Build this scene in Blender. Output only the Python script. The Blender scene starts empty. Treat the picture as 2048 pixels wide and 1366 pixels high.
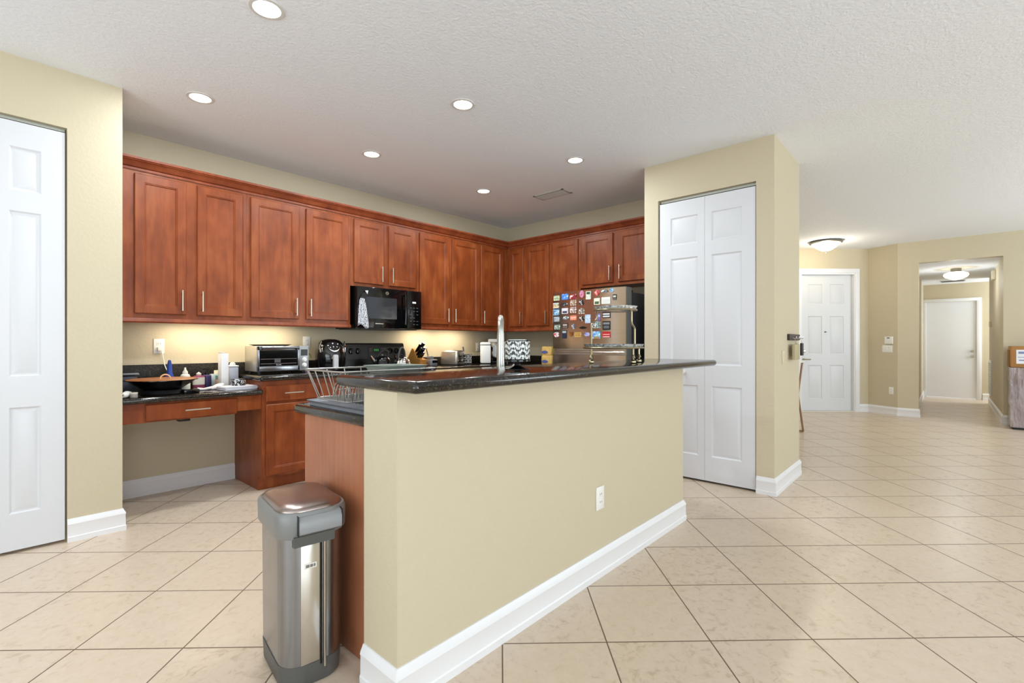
import bpy, bmesh, math, random
from mathutils import Vector, Matrix
random.seed(7)
S = bpy.context.scene
COL = S.collection
R = math.radians
PI = math.pi

# ------------------------------------------------------------------ camera
cd = bpy.data.cameras.new('camera')
cd.sensor_width = 36.0
cd.lens = 964 / 2048 * 36
cd.shift_y = 3 / 2048
cd.clip_start = 0.05
cam = bpy.data.objects.new('camera', cd)
COL.objects.link(cam)
cam.location = (0, 0, 1.18)
cam.rotation_euler = (R(90), 0, R(-47.9))
S.camera = cam

# ------------------------------------------------------------------ world, exposure
w = bpy.data.worlds.new('world')
S.world = w
w.use_nodes = True
bg = w.node_tree.nodes['Background']
bg.inputs['Color'].default_value = (0.93, 0.97, 1.0, 1)
bg.inputs['Strength'].default_value = 1.0
S.view_settings.view_transform = 'Standard'
S.view_settings.look = 'None'
S.view_settings.gamma = 1
S.view_settings.use_curve_mapping = False
S.view_settings.exposure = 0.1
S.cycles.max_bounces = 10
S.cycles.diffuse_bounces = 8
S.cycles.glossy_bounces = 4
S.cycles.transmission_bounces = 6
S.cycles.sample_clamp_indirect = 6
S.cycles.use_denoising = True
S.cycles.caustics_reflective = False
S.cycles.caustics_refractive = False


def point(name, loc, power, color, r=0.06):
    l = bpy.data.lights.new(name, 'POINT')
    l.energy = power
    l.color = color
    l.shadow_soft_size = r
    o = bpy.data.objects.new(name, l)
    COL.objects.link(o)
    o.location = loc
    return o


def area(name, loc, rot, sx, sy, power, color=(1, 1, 1), shape='RECTANGLE', spread=180):
    l = bpy.data.lights.new(name, 'AREA')
    l.shape = shape
    l.size = sx
    if shape in ('RECTANGLE', 'ELLIPSE'):
        l.size_y = sy
    l.energy = power
    l.color = color
    l.spread = R(spread)
    o = bpy.data.objects.new(name, l)
    COL.objects.link(o)
    o.location = loc
    o.rotation_euler = rot
    return o


DAY = (0.80, 0.92, 1.0)
# daylight through the sliding doors and windows of the great room behind the camera; added area lamps
# stand in the unseen openings, tilted up to brighten the ceiling
area('daylight_slider', (-0.4, -4.85, 1.25), (R(134), 0, 0), 4.2, 2.3, 185, DAY)
area('daylight_side_window', (-3.35, 0.2, 1.3), (R(136), 0, R(-90)), 4.6, 2.3, 115, DAY)
area('daylight_far_window', (7.4, -4.85, 1.5), (R(130), 0, 0), 3.0, 1.8, 190, DAY)


# ------------------------------------------------------------------ materials
def lin(c):
    return tuple(((v / 255) / 12.92 if v / 255 <= 0.04045 else ((v / 255 + 0.055) / 1.055) ** 2.4) for v in c) + (1,)


MATS = {}


class N:
    def __init__(s, m):
        s.t = m.node_tree
        s.n = s.t.nodes
        s.l = s.t.links
        s.b = s.n['Principled BSDF']

    def new(s, typ, **kw):
        x = s.n.new(typ)
        for k, v in kw.items():
            setattr(x, k, v)
        return x

    def link(s, a, b):
        s.l.new(a, b)

    def math(s, op, a, b=None):
        x = s.new('ShaderNodeMath', operation=op)
        for i, v in enumerate((a, b)):
            if v is None:
                continue
            if isinstance(v, (int, float)):
                x.inputs[i].default_value = v
            else:
                s.link(v, x.inputs[i])
        return x.outputs[0]


def mat(name, col, rough=0.5, metal=0.0, var=0.0, vscale=8.0, bump=0.0, bscale=200.0, spec=0.5, coat=0.0,
        emit=None, estr=0.0, trans=0.0, ior=1.45, stretch=None, rvar=0.0):
    if name in MATS:
        return MATS[name]
    m = bpy.data.materials.new(name)
    m.use_nodes = True
    k = N(m)
    b = k.b
    c = lin(col)
    b.inputs['Base Color'].default_value = c
    b.inputs['Roughness'].default_value = rough
    b.inputs['Metallic'].default_value = metal
    b.inputs['Specular IOR Level'].default_value = spec
    b.inputs['Coat Weight'].default_value = coat
    b.inputs['Coat Roughness'].default_value = 0.08
    b.inputs['Transmission Weight'].default_value = trans
    b.inputs['IOR'].default_value = ior
    if emit:
        b.inputs['Emission Color'].default_value = lin(emit)
        b.inputs['Emission Strength'].default_value = estr
    tc = k.new('ShaderNodeTexCoord')
    src = tc.outputs['Object']
    if stretch:
        mp = k.new('ShaderNodeMapping')
        mp.inputs['Scale'].default_value = stretch
        k.link(src, mp.inputs['Vector'])
        src = mp.outputs[0]
    nz = k.new('ShaderNodeTexNoise')
    nz.inputs['Scale'].default_value = vscale
    nz.inputs['Detail'].default_value = 3
    k.link(src, nz.inputs['Vector'])
    if var > 0:
        cr = k.new('ShaderNodeValToRGB')
        cr.color_ramp.elements[0].position = 0.3
        cr.color_ramp.elements[1].position = 0.7
        cr.color_ramp.elements[0].color = tuple(v * (1 - var) for v in c[:3]) + (1,)
        cr.color_ramp.elements[1].color = tuple(min(1, v * (1 + var)) for v in c[:3]) + (1,)
        k.link(nz.outputs[0], cr.inputs[0])
        k.link(cr.outputs[0], b.inputs['Base Color'])
    if rvar > 0:
        k.link(k.math('ADD', k.math('MULTIPLY', nz.outputs[0], rvar), rough - rvar / 2), b.inputs['Roughness'])
    if bump > 0:
        n2 = k.new('ShaderNodeTexNoise')
        n2.inputs['Scale'].default_value = bscale
        n2.inputs['Detail'].default_value = 2
        k.link(src, n2.inputs['Vector'])
        bp = k.new('ShaderNodeBump')
        bp.inputs['Strength'].default_value = bump
        bp.inputs['Distance'].default_value = 0.004
        k.link(n2.outputs[0], bp.inputs['Height'])
        k.link(bp.outputs[0], b.inputs['Normal'])
    MATS[name] = m
    return m


def wood_mat(name, dark, mid, light, rough=0.38, grain=(9, 9, 1.1), coat=0.08):
    m = bpy.data.materials.new(name)
    m.use_nodes = True
    k = N(m)
    tc = k.new('ShaderNodeTexCoord')
    oi = k.new('ShaderNodeObjectInfo')
    mp = k.new('ShaderNodeMapping')
    k.link(tc.outputs['Object'], mp.inputs['Vector'])
    mp.inputs['Scale'].default_value = grain
    sc = k.new('ShaderNodeVectorMath', operation='SCALE')
    sc.inputs[0].default_value = (13.1, 7.7, 5.3)
    k.link(oi.outputs['Random'], sc.inputs['Scale'])
    k.link(sc.outputs[0], mp.inputs['Location'])
    n1 = k.new('ShaderNodeTexNoise')
    n1.inputs['Scale'].default_value = 2.2
    n1.inputs['Detail'].default_value = 5
    n1.inputs['Roughness'].default_value = 0.6
    n1.inputs['Distortion'].default_value = 0.6
    k.link(mp.outputs[0], n1.inputs['Vector'])
    mp2 = k.new('ShaderNodeMapping')
    k.link(tc.outputs['Object'], mp2.inputs['Vector'])
    k.link(sc.outputs[0], mp2.inputs['Location'])
    mp2.inputs['Scale'].default_value = (5, 5, 3)
    n2 = k.new('ShaderNodeTexNoise')
    n2.inputs['Scale'].default_value = 1.5
    n2.inputs['Detail'].default_value = 2
    k.link(mp2.outputs[0], n2.inputs['Vector'])
    s = k.math('ADD', k.math('MULTIPLY', n1.outputs[0], 0.45), k.math('MULTIPLY', n2.outputs[0], 0.55))
    cr = k.new('ShaderNodeValToRGB')
    e = cr.color_ramp.elements
    e[0].position = 0.28
    e[0].color = lin(dark)
    e[1].position = 0.72
    e[1].color = lin(light)
    x = e.new(0.5)
    x.color = lin(mid)
    k.link(s, cr.inputs[0])
    k.link(cr.outputs[0], k.b.inputs['Base Color'])
    k.b.inputs['Roughness'].default_value = rough
    k.b.inputs['Specular IOR Level'].default_value = 0.32
    k.b.inputs['Coat Weight'].default_value = coat
    k.b.inputs['Coat Roughness'].default_value = 0.2
    MATS[name] = m
    return m


def granite_mat():
    m = bpy.data.materials.new('granite')
    m.use_nodes = True
    k = N(m)
    tc = k.new('ShaderNodeTexCoord')
    v = k.new('ShaderNodeTexVoronoi')
    v.inputs['Scale'].default_value = 190
    k.link(tc.outputs['Object'], v.inputs['Vector'])
    n = k.new('ShaderNodeTexNoise')
    n.inputs['Scale'].default_value = 60
    n.inputs['Detail'].default_value = 6
    n.inputs['Roughness'].default_value = 0.7
    k.link(tc.outputs['Object'], n.inputs['Vector'])
    sx = k.new('ShaderNodeSeparateColor')
    k.link(v.outputs['Color'], sx.inputs[0])
    s = k.math('ADD', k.math('MULTIPLY', sx.outputs[0], 0.45), k.math('MULTIPLY', n.outputs[0], 0.6))
    cr = k.new('ShaderNodeValToRGB')
    e = cr.color_ramp.elements
    e[0].position = 0.38
    e[0].color = lin((14, 13, 12))
    e[1].position = 0.92
    e[1].color = lin((132, 124, 104))
    for p, c in ((0.56, (30, 25, 20)), (0.70, (50, 41, 31)), (0.80, (72, 66, 52))):
        x = e.new(p)
        x.color = lin(c)
    k.link(s, cr.inputs[0])
    k.link(cr.outputs[0], k.b.inputs['Base Color'])
    k.b.inputs['Roughness'].default_value = 0.12
    k.b.inputs['Specular IOR Level'].default_value = 0.6
    MATS['granite'] = m
    return m


def tile_mat():
    m = bpy.data.materials.new('floor_tile')
    m.use_nodes = True
    k = N(m)
    g = k.new('ShaderNodeNewGeometry')
    sp = k.new('ShaderNodeSeparateXYZ')
    k.link(g.outputs['Position'], sp.inputs[0])
    P = 0.425
    CU, CV = (1.6608, 1.5682, -0.3214), (1.6710, -1.7637, -0.0168)
    # tile grid: laid on the diagonal, measured along the two grout directions
    ax = [k.math('MULTIPLY', sp.outputs[i], c) for i, c in ((0, CU[0]), (1, CU[1]), (0, CV[0]), (1, CV[1]))]
    u = k.math('ADD', k.math('ADD', ax[0], ax[1]), CU[2] + 20)
    v = k.math('ADD', k.math('ADD', ax[2], ax[3]), CV[2] + 20)
    fu, fv = k.math('FRACT', u), k.math('FRACT', v)
    eu = k.math('MINIMUM', fu, k.math('SUBTRACT', 1.0, fu))
    ev = k.math('MINIMUM', fv, k.math('SUBTRACT', 1.0, fv))
    e = k.math('MULTIPLY', k.math('MINIMUM', eu, ev), P)
    gm = k.new('ShaderNodeMapRange')
    gm.inputs['From Min'].default_value = 0.0021
    gm.inputs['From Max'].default_value = 0.0034
    k.link(e, gm.inputs[0])
    cb = k.new('ShaderNodeCombineXYZ')
    k.link(k.math('FLOOR', u), cb.inputs[0])
    k.link(k.math('FLOOR', v), cb.inputs[1])
    wn = k.new('ShaderNodeTexWhiteNoise')
    k.link(cb.outputs[0], wn.inputs[0])
    n1 = k.new('ShaderNodeTexNoise')
    n1.inputs['Scale'].default_value = 26
    n1.inputs['Detail'].default_value = 7
    n1.inputs['Roughness'].default_value = 0.65
    n1.inputs['Distortion'].default_value = 0.8
    # shift the mottling from tile to tile
    of = k.new('ShaderNodeVectorMath', operation='SCALE')
    k.link(wn.outputs['Color'], of.inputs[0])
    of.inputs['Scale'].default_value = 30
    ad = k.new('ShaderNodeVectorMath', operation='ADD')
    k.link(of.outputs[0], ad.inputs[0])
    k.link(g.outputs['Position'], ad.inputs[1])
    k.link(ad.outputs[0], n1.inputs['Vector'])
    cr = k.new('ShaderNodeValToRGB')
    el = cr.color_ramp.elements
    el[0].position = 0.3
    el[0].color = lin((188, 168, 146))
    el[1].position = 0.66
    el[1].color = lin((214, 197, 178))
    x = el.new(0.44)
    x.color = lin((209, 191, 170))
    sc = k.math('ADD', n1.outputs[0], k.math('MULTIPLY', k.math('SUBTRACT', wn.outputs[0], 0.5), 0.08))
    k.link(sc, cr.inputs[0])
    mx = k.new('ShaderNodeMix', data_type='RGBA')
    k.link(gm.outputs[0], mx.inputs[0])
    mx.inputs[6].default_value = lin((112, 92, 74))
    k.link(cr.outputs[0], mx.inputs[7])
    k.link(mx.outputs[2], k.b.inputs['Base Color'])
    rg = k.new('ShaderNodeMix')
    k.link(gm.outputs[0], rg.inputs[0])
    rg.inputs[2].default_value = 0.85
    rg.inputs[3].default_value = 0.3
    k.link(rg.outputs[0], k.b.inputs['Roughness'])
    k.b.inputs['Specular IOR Level'].default_value = 0.4
    bp = k.new('ShaderNodeBump')
    bp.inputs['Strength'].default_value = 0.5
    bp.inputs['Distance'].default_value = 0.002
    k.link(gm.outputs[0], bp.inputs['Height'])
    k.link(bp.outputs[0], k.b.inputs['Normal'])
    MATS['floor_tile'] = m
    return m


WALL = mat('wall_paint', (199, 188, 163), 0.6, bump=0.35, bscale=55, spec=0.3)
CEIL = mat('ceiling_paint', (236, 240, 247), 0.8, bump=0.9, bscale=60, spec=0.2)
TRIM = mat('white_trim', (230, 231, 234), 0.35)
DOORW = mat('white_door', (212, 214, 218), 0.4)
CHERRY = wood_mat('cherry_wood', (102, 46, 20), (132, 64, 29), (158, 88, 45))
CHERRYD = wood_mat('cherry_crown', (104, 46, 24), (130, 62, 34), (152, 80, 46))
CHERRYP = wood_mat('cherry_veneer', (150, 90, 62), (170, 108, 76), (184, 122, 90), rough=0.35, grain=(22, 22, 0.8))
GRAN = granite_mat()
GRANB = GRAN.copy()
GRANB.name = 'granite_backsplash'
GRANB.node_tree.nodes['Principled BSDF'].inputs['Roughness'].default_value = 0.42
GRANB.node_tree.nodes['Principled BSDF'].inputs['Specular IOR Level'].default_value = 0.3
TILE = tile_mat()
NICK = mat('brushed_nickel', (205, 196, 182), 0.28, 1.0)
STEEL = mat('stainless', (152, 155, 160), 0.24, 1.0, var=0.06, vscale=3, stretch=(60, 60, 0.6))
STEELF = mat('stainless_fridge', (196, 178, 162), 0.2, 1.0, var=0.05, vscale=3, stretch=(0.6, 0.6, 60))  # warm tint paints in the reflection of the cherry cabinets
STEELB = mat('bronze_lid_steel', (160, 146, 140), 0.3, 1.0, var=0.05, vscale=4, stretch=(1, 40, 40))
BLACK = mat('black_gloss', (10, 10, 11), 0.12)
BLACKM = mat('black_matte', (22, 22, 23), 0.5)
GLASSB = mat('black_glass', (8, 9, 11), 0.04, coat=0.5)
GREYP = mat('grey_plastic', (112, 112, 110), 0.4)
GREYD = mat('dark_grey', (58, 60, 62), 0.45)
WHITEP = mat('white_plastic', (232, 231, 226), 0.35)
OFFW = mat('off_white', (214, 208, 196), 0.5)
CHROME = mat('chrome', (225, 225, 225), 0.08, 1.0)
BRASS = mat('antique_brass', (172, 160, 130), 0.3, 1.0)
LENS = mat('lamp_lens', (255, 250, 240), 0.5, emit=(255, 248, 236), estr=9)
GLOBE = mat('lamp_globe', (255, 246, 230), 0.4, emit=(255, 236, 200), estr=2.6)


# ------------------------------------------------------------------ mesh helpers
def merge(bm, t):
    me = bpy.data.meshes.new('tmp')
    t.to_mesh(me)
    t.free()
    bm.from_mesh(me)
    bpy.data.meshes.remove(me)


def box(bm, x0, x1, y0, y1, z0, z1, bev=0.0, seg=2, M=None):
    t = bmesh.new()
    bmesh.ops.create_cube(t, size=1)
    for v in t.verts:
        v.co = Vector(((x0 + x1) / 2 + v.co.x * (x1 - x0), (y0 + y1) / 2 + v.co.y * (y1 - y0), (z0 + z1) / 2 + v.co.z * (z1 - z0)))
    if bev > 0:
        bmesh.ops.bevel(t, geom=t.edges[:], offset=bev, segments=seg, profile=0.5, affect='EDGES')
    if M is not None:
        t.transform(M)
    merge(bm, t)


def loft(bm, rings, cap0=True, cap1=True, closed=True):
    vs = [[bm.verts.new(p) for p in r] for r in rings]
    n = len(vs[0])
    for a, b in zip(vs, vs[1:]):
        for i in range(n if closed else n - 1):
            j = (i + 1) % n
            bm.faces.new((a[i], a[j], b[j], b[i]))
    if cap0:
        bm.faces.new(vs[0][::-1])
    if cap1:
        bm.faces.new(vs[-1])


def lathe(bm, prof, c=(0, 0, 0), seg=28, sx=1.0, sy=1.0):
    rings = []
    for r, z in prof:
        rings.append([(c[0] + max(r, 1e-4) * sx * math.cos(2 * PI * i / seg), c[1] + max(r, 1e-4) * sy * math.sin(2 * PI * i / seg), c[2] + z) for i in range(seg)])
    loft(bm, rings)


def tube(bm, pts, r, seg=10, closed=False, cap=True):
    pts = [Vector(p) for p in pts]
    n = len(pts)
    up = Vector((0, 0, 1))
    rings = []
    prev = None
    for i, p in enumerate(pts):
        if closed:
            d = pts[(i + 1) % n] - pts[i - 1]
        else:
            d = (pts[min(i + 1, n - 1)] - pts[max(i - 1, 0)])
        if d.length < 1e-9:
            d = Vector((0, 0, 1))
        d.normalize()
        if prev is None:
            a = d.cross(up)
            if a.length < 1e-3:
                a = d.cross(Vector((1, 0, 0)))
        else:
            a = prev - d * prev.dot(d)
        a.normalize()
        prev = a
        b = d.cross(a)
        rr = r[i] if isinstance(r, (list, tuple)) else r
        rings.append([p + (a * math.cos(2 * PI * k / seg) + b * math.sin(2 * PI * k / seg)) * rr for k in range(seg)])
    if closed:
        rings.append(rings[0])
        loft(bm, rings, False, False)
    else:
        loft(bm, rings, cap, cap)


def bez(p0, p1, p2, p3, n=12):
    p0, p1, p2, p3 = map(Vector, (p0, p1, p2, p3))
    return [p0 * (1 - t) ** 3 + p1 * 3 * t * (1 - t) ** 2 + p2 * 3 * t * t * (1 - t) + p3 * t ** 3 for t in [i / n for i in range(n + 1)]]


def prism(bm, poly, axis, lo, hi):
    """poly: 2D outline; axis 'x': (y,z), 'y': (x,z), 'z': (x,y)"""
    def P(a, b, t):
        return {'x': (t, a, b), 'y': (a, t, b), 'z': (a, b, t)}[axis]
    loft(bm, [[P(a, b, lo) for a, b in poly], [P(a, b, hi) for a, b in poly]])


def rrect(w, d, r, n=6, cx=0, cy=0):
    out = []
    for qx, qy, a0 in ((1, 1, 0), (-1, 1, 90), (-1, -1, 180), (1, -1, 270)):
        for i in range(n + 1):
            a = R(a0 + 90 * i / n)
            out.append((cx + qx * (w / 2 - r) + r * math.cos(a), cy + qy * (d / 2 - r) + r * math.sin(a)))
    return out


def fix(bm):
    bmesh.ops.remove_doubles(bm, verts=bm.verts[:], dist=1e-6)
    bmesh.ops.recalc_face_normals(bm, faces=bm.faces[:])


def obj(name, bm, m, parent=None, smooth=True, ang=35):
    fix(bm)
    me = bpy.data.meshes.new(name)
    bm.to_mesh(me)
    bm.free()
    me.materials.append(m)
    if smooth:
        for p in me.polygons:
            p.use_smooth = True
        me.set_sharp_from_angle(angle=R(ang))
    o = bpy.data.objects.new(name, me)
    COL.objects.link(o)
    if parent:
        o.parent = parent
    return o


def tag(o, label, cat, group=None, kind=None):
    o['label'] = label
    o['category'] = cat
    if group:
        o['group'] = group
    if kind:
        o['kind'] = kind
    return o


def thing(name, label, cat, loc=(0, 0, 0), rz=0.0, group=None, kind=None):
    o = bpy.data.objects.new(name, None)
    COL.objects.link(o)
    o.location = loc
    o.rotation_euler = (0, 0, R(rz))
    o.empty_display_size = 0.1
    return tag(o, label, cat, group, kind)


def dup(root, loc, label, rz=None):
    r = root.copy()
    COL.objects.link(r)
    r.location = loc
    if rz is not None:
        r.rotation_euler = (0, 0, R(rz))
    r['label'] = label
    for ch in list(root.children):
        c = ch.copy()
        COL.objects.link(c)
        c.parent = r
        for g in ch.children:
            d = g.copy()
            COL.objects.link(d)
            d.parent = c
    return r


def B():
    return bmesh.new()


def part(name, m, parent, *boxes, bev=0.0):
    bm = B()
    for b in boxes:
        box(bm, *b, bev=bev)
    return obj(name, bm, m, parent)


def text(name, body, size, m, parent, loc, rot, ext=0.0004):
    c = bpy.data.curves.new(name, 'FONT')
    c.body = body
    c.size = size
    c.extrude = ext
    c.align_x = 'CENTER'
    c.align_y = 'CENTER'
    c.materials.append(m)
    q = bpy.data.objects.new(name, c)
    COL.objects.link(q)
    dg = bpy.context.evaluated_depsgraph_get()
    me = bpy.data.meshes.new_from_object(q.evaluated_get(dg))
    bpy.data.objects.remove(q)
    o = bpy.data.objects.new(name, me)
    COL.objects.link(o)
    o.parent = parent
    o.location = loc
    o.rotation_euler = rot
    return o


# panelled slab in the local XZ plane; front face at y = -t looking to -y
def rect(x0, x1, z0, z1, i, y):
    return [(x0 + i, y, z0 + i), (x1 - i, y, z0 + i), (x1 - i, y, z1 - i), (x0 + i, y, z1 - i)]


def cab_panel(bm, x0, x1, z0, z1, yb=0.0, t=0.02, fr=0.056, flat=False):
    if flat:
        rings = [(0, 0), (0, -t + 0.005), (0.005, -t)]
    else:
        rings = [(0, 0), (0, -t + 0.004), (0.004, -t), (fr, -t), (fr + 0.003, -t + 0.004), (fr + 0.007, -t + 0.004), (fr + 0.012, -t + 0.011)]
    loft(bm, [rect(x0, x1, z0, z1, i, yb + y) for i, y in rings])


def slab(bm, w, h, t, cols, rows, y0=0.0):
    """door slab with raised panels (moulded), x 0..w, z 0..h"""
    xs = sorted({0, w, *[v for c in cols for v in c]})
    zs = sorted({0, h, *[v for c in rows for v in c]})
    yf = y0 - t
    for i in range(len(xs) - 1):
        for j in range(len(zs) - 1):
            a, b, c, d = xs[i], xs[i + 1], zs[j], zs[j + 1]
            if (a, b) in cols and (c, d) in rows:
                prof = [(0, 0), (0.009, 0.008), (0.016, 0.009), (0.042, 0.002)]
                loft(bm, [rect(a, b, c, d, q, yf + y) for q, y in prof], cap0=False)
            else:
                bm.faces.new([bm.verts.new(p) for p in rect(a, b, c, d, 0, yf)])
    f, k = rect(0, w, 0, h, 0, yf), rect(0, w, 0, h, 0, y0)
    for i in range(4):
        j = (i + 1) % 4
        bm.faces.new([bm.verts.new(p) for p in (f[i], k[i], k[j], f[j])])
    bm.faces.new([bm.verts.new(p) for p in k])


BASEP = [(0, 0), (0.017, 0), (0.018, 0.028), (0.0145, 0.034), (0.0135, 0.098), (0.016, 0.104), (0.0135, 0.114), (0.007, 0.126), (0.004, 0.134), (0, 0.135)]


def baseboard(name, path, label, prof=BASEP, z=0.0, m=None, kind='structure'):
    """profile swept along a floor polyline; it stands out to the right of the walking direction"""
    P = [Vector(p) for p in path]
    rings = []
    for i, p in enumerate(P):
        ds = []
        if i > 0:
            ds.append((p - P[i - 1]).normalized())
        if i < len(P) - 1:
            ds.append((P[i + 1] - p).normalized())
        ns = [Vector((d.y, -d.x)) for d in ds]
        n = sum(ns, Vector((0, 0)))
        n.normalize()
        n = n / max(0.3, n.dot(ns[0]))
        rings.append([(p.x + n.x * o, p.y + n.y * o, z + h) for o, h in prof])
    bm = B()
    loft(bm, rings)
    o = obj(name, bm, m or TRIM, ang=25)
    return tag(o, label, 'baseboard', kind=kind)


def struct(name, m, label, cat, *boxes):
    o = part(name, m, None, *boxes)
    return tag(o, label, cat, kind='structure')


# ================================================================== SETTING
H = 2.79
struct('floor', TILE, 'beige square ceramic floor tiles laid on the diagonal', 'floor', (-3.6, 16, -5.1, 5.2, -0.12, 0))
struct('ceiling', CEIL, 'white textured ceiling over kitchen and entry', 'ceiling', (-3.6, 11.2, -5.1, 5.2, H, H + 0.12))

struct('wall_kitchen', WALL, 'tan kitchen wall behind the long row of cabinets', 'wall', (0.50, 5.0, 4.62, 4.74, 0, H))
struct('wall_fridge', WALL, 'tan kitchen wall behind the refrigerator', 'wall', (5.0, 5.10, 1.95, 4.74, 0, H))
struct('wall_niche', WALL, 'tan side wall of the desk niche beside the closet', 'wall', (0.50, 0.61, 3.87, 4.62, 0, H))
struct('wall_closet', WALL, 'tan wall around the left bifold closet door', 'wall',
       (0.352, 0.50, 3.87, 3.99, 0, H), (-0.80, 0.352, 3.87, 3.99, 2.452, H), (-3.5, -0.80, 3.87, 3.99, 0, H))
struct('wall_closet_back', WALL, 'plain wall inside the left closet', 'wall', (-0.95, 0.5, 4.6, 4.7, 0, H))
struct('wall_pantry', WALL, 'tan pantry wall around the bifold doors and its right return', 'wall',
       (4.11, 4.23, 0.99, 1.120, 0, H), (4.11, 4.23, 1.938, 2.07, 0, H), (4.11, 4.23, 1.120, 1.938, 2.458, H),
       (4.23, 4.95, 0.99, 1.11, 0, H), (4.83, 4.95, 1.11, 1.95, 0, H), (4.23, 5.0, 1.95, 2.07, 0, H))
P1, P2 = (10.21, 1.004), (9.97, 0.60)
bm = B()
AD = Vector((-0.675, 0.747)).normalized()
A0 = Vector(P1)
A1 = A0 + AD * 1.95


def wall_line(bm, a, b, z0, z1, th=0.12):
    a, b = Vector(a), Vector(b)
    d = (b - a).normalized()
    n = Vector((d.y, -d.x)) * th
    prism(bm, [tuple(a), tuple(b), tuple(b + n), tuple(a + n)], 'z', z0, z1)


# entry wall with the front door: slab between s=.20 and s=1.14 along A
wall_line(bm, A0, A0 + AD * 0.235, 0, H)
wall_line(bm, A0 + AD * 1.16, A1, 0, H)
wall_line(bm, A0 + AD * 0.235, A0 + AD * 1.16, 2.375, H)
tag(obj('wall_entry', bm, WALL), 'tan diagonal wall around the white front door', 'wall', kind='structure')
bm = B()
wall_line(bm, P2, P1, 0, H)
tag(obj('wall_keypad', bm, WALL), 'narrow tan wall with the alarm keypad right of the front door', 'wall', kind='structure')
HY0, HY1, HZ = -0.60, 0.337, 2.448
struct('wall_hall', WALL, 'tan wall around the hallway opening', 'wall',
       (9.97, 10.10, HY1, 0.60, 0, H), (9.97, 10.10, HY0, HY1, HZ, H), (9.97, 10.10, -5.0, HY0, 0, H))
struct('wall_hall_left', WALL, 'left side wall of the hallway', 'wall', (10.10, 14.07, 0.395, 0.515, 0, HZ))
struct('wall_hall_right', WALL, 'right side wall of the hallway with the air return', 'wall', (10.10, 13.15, HY0 - 0.12, HY0, 0, HZ))
struct('wall_hall_end', WALL, 'tan wall around the white door at the hallway end', 'wall',
       (13.95, 14.07, -2.3, -0.45, 0, HZ), (13.95, 14.07, -0.45, 0.395, 2.07, HZ))
struct('wall_hall_passage', WALL, 'side wall of the passage off the hallway', 'wall', (13.15, 14.07, -2.4, -2.3, 0, HZ), (13.05, 13.15, -2.4, HY0 - 0.12, 0, HZ))
struct('ceiling_hall', CEIL, 'low white hallway ceiling', 'ceiling', (10.10, 14.1, -2.4, 0.515, HZ, HZ + 0.1))
struct('wall_entry_left', WALL, 'tan wall on the left of the entry hall', 'wall', (5.10, A1.x + 0.12, A1.y, A1.y + 0.12, 0, H))
# great room behind the camera
struct('wall_left', WALL, 'tan great room wall with the side sliding door', 'wall',
       (-3.6, -3.5, -5.0, -2.2, 0, H), (-3.6, -3.5, 2.6, 3.99, 0, H), (-3.6, -3.5, -2.2, 2.6, 2.45, H))
struct('wall_back', WALL, 'tan great room wall with sliding doors and a window', 'wall',
       (-3.6, -2.6, -5.1, -5.0, 0, H), (1.8, 5.9, -5.1, -5.0, 0, H), (8.9, 10.1, -5.1, -5.0, 0, H),
       (-2.6, 1.8, -5.1, -5.0, 2.45, H), (5.9, 8.9, -5.1, -5.0, 2.4, H), (5.9, 8.9, -5.1, -5.0, 0, 0.6))
for i, (a, b, z0, z1) in enumerate(((-2.6, 1.8, 0, 2.45), (5.9, 8.9, 0.6, 2.4))):
    m_ = (a + b) / 2
    struct('window_%d' % (i + 1), TRIM, 'white window frame in the great room back wall', 'window',
           (a, a + 0.06, -5.09, -5.02, z0, z1), (b - 0.06, b, -5.09, -5.02, z0, z1), (m_ - 0.04, m_ + 0.04, -5.09, -5.02, z0, z1),
           (a, b, -5.09, -5.02, z1 - 0.06, z1), (a, b, -5.09, -5.02, z0, z0 + 0.06))
struct('window_3', TRIM, 'white sliding door frame in the great room side wall', 'window',
       (-3.58, -3.52, -2.2, -2.14, 0, 2.45), (-3.58, -3.52, 2.54, 2.6, 0, 2.45), (-3.58, -3.52, 0.16, 0.24, 0, 2.45), (-3.58, -3.52, -2.2, 2.6, 2.39, 2.45))

baseboard('baseboard_closet', [(0.61, 4.62), (0.61, 3.87), (0.352, 3.87)][::-1], 'white baseboard under the closet wall corner')
baseboard('baseboard_niche', [(0.63, 4.62), (1.498, 4.62)], 'white baseboard in the open knee space under the desk')
baseboard('baseboard_pantry', [(4.11, 1.118), (4.11, 0.99), (4.95, 0.99), (4.95, 1.94)][::1], 'white baseboard round the pantry corner')
sA, sB = A0 + AD * 0.165, P1
baseboard('baseboard_entry', [tuple(sA), P1, P2, (9.97, HY1), (10.10, HY1), (10.10, 0.395), (13.93, 0.395)], 'white baseboard from the front door round into the hallway')
baseboard('baseboard_hall_right', [(13.15, HY0), (9.97, HY0), (9.97, -5.0)], 'white baseboard along the right hallway wall')
baseboard('baseboard_hall_end', [(13.95, -0.54), (13.95, -2.3)], 'white baseboard right of the hallway end door')


# ------------------------------------------------------------------ doors
ROWS8 = [(0.205, 0.80), (0.975, 1.905), (2.02, 2.265)]


def knob(bm, x, y, z, r=0.018):
    t = B()
    lathe(t, [(0.012, 0), (0.007, 0.006), (0.007, 0.016), (r * 0.8, 0.02), (r, 0.03), (r * 0.75, 0.04), (0.002, 0.043)], seg=16)
    t.transform(Matrix.Translation((x, y, z)) @ Matrix.Rotation(R(90), 4, 'X'))
    merge(bm, t)


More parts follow.
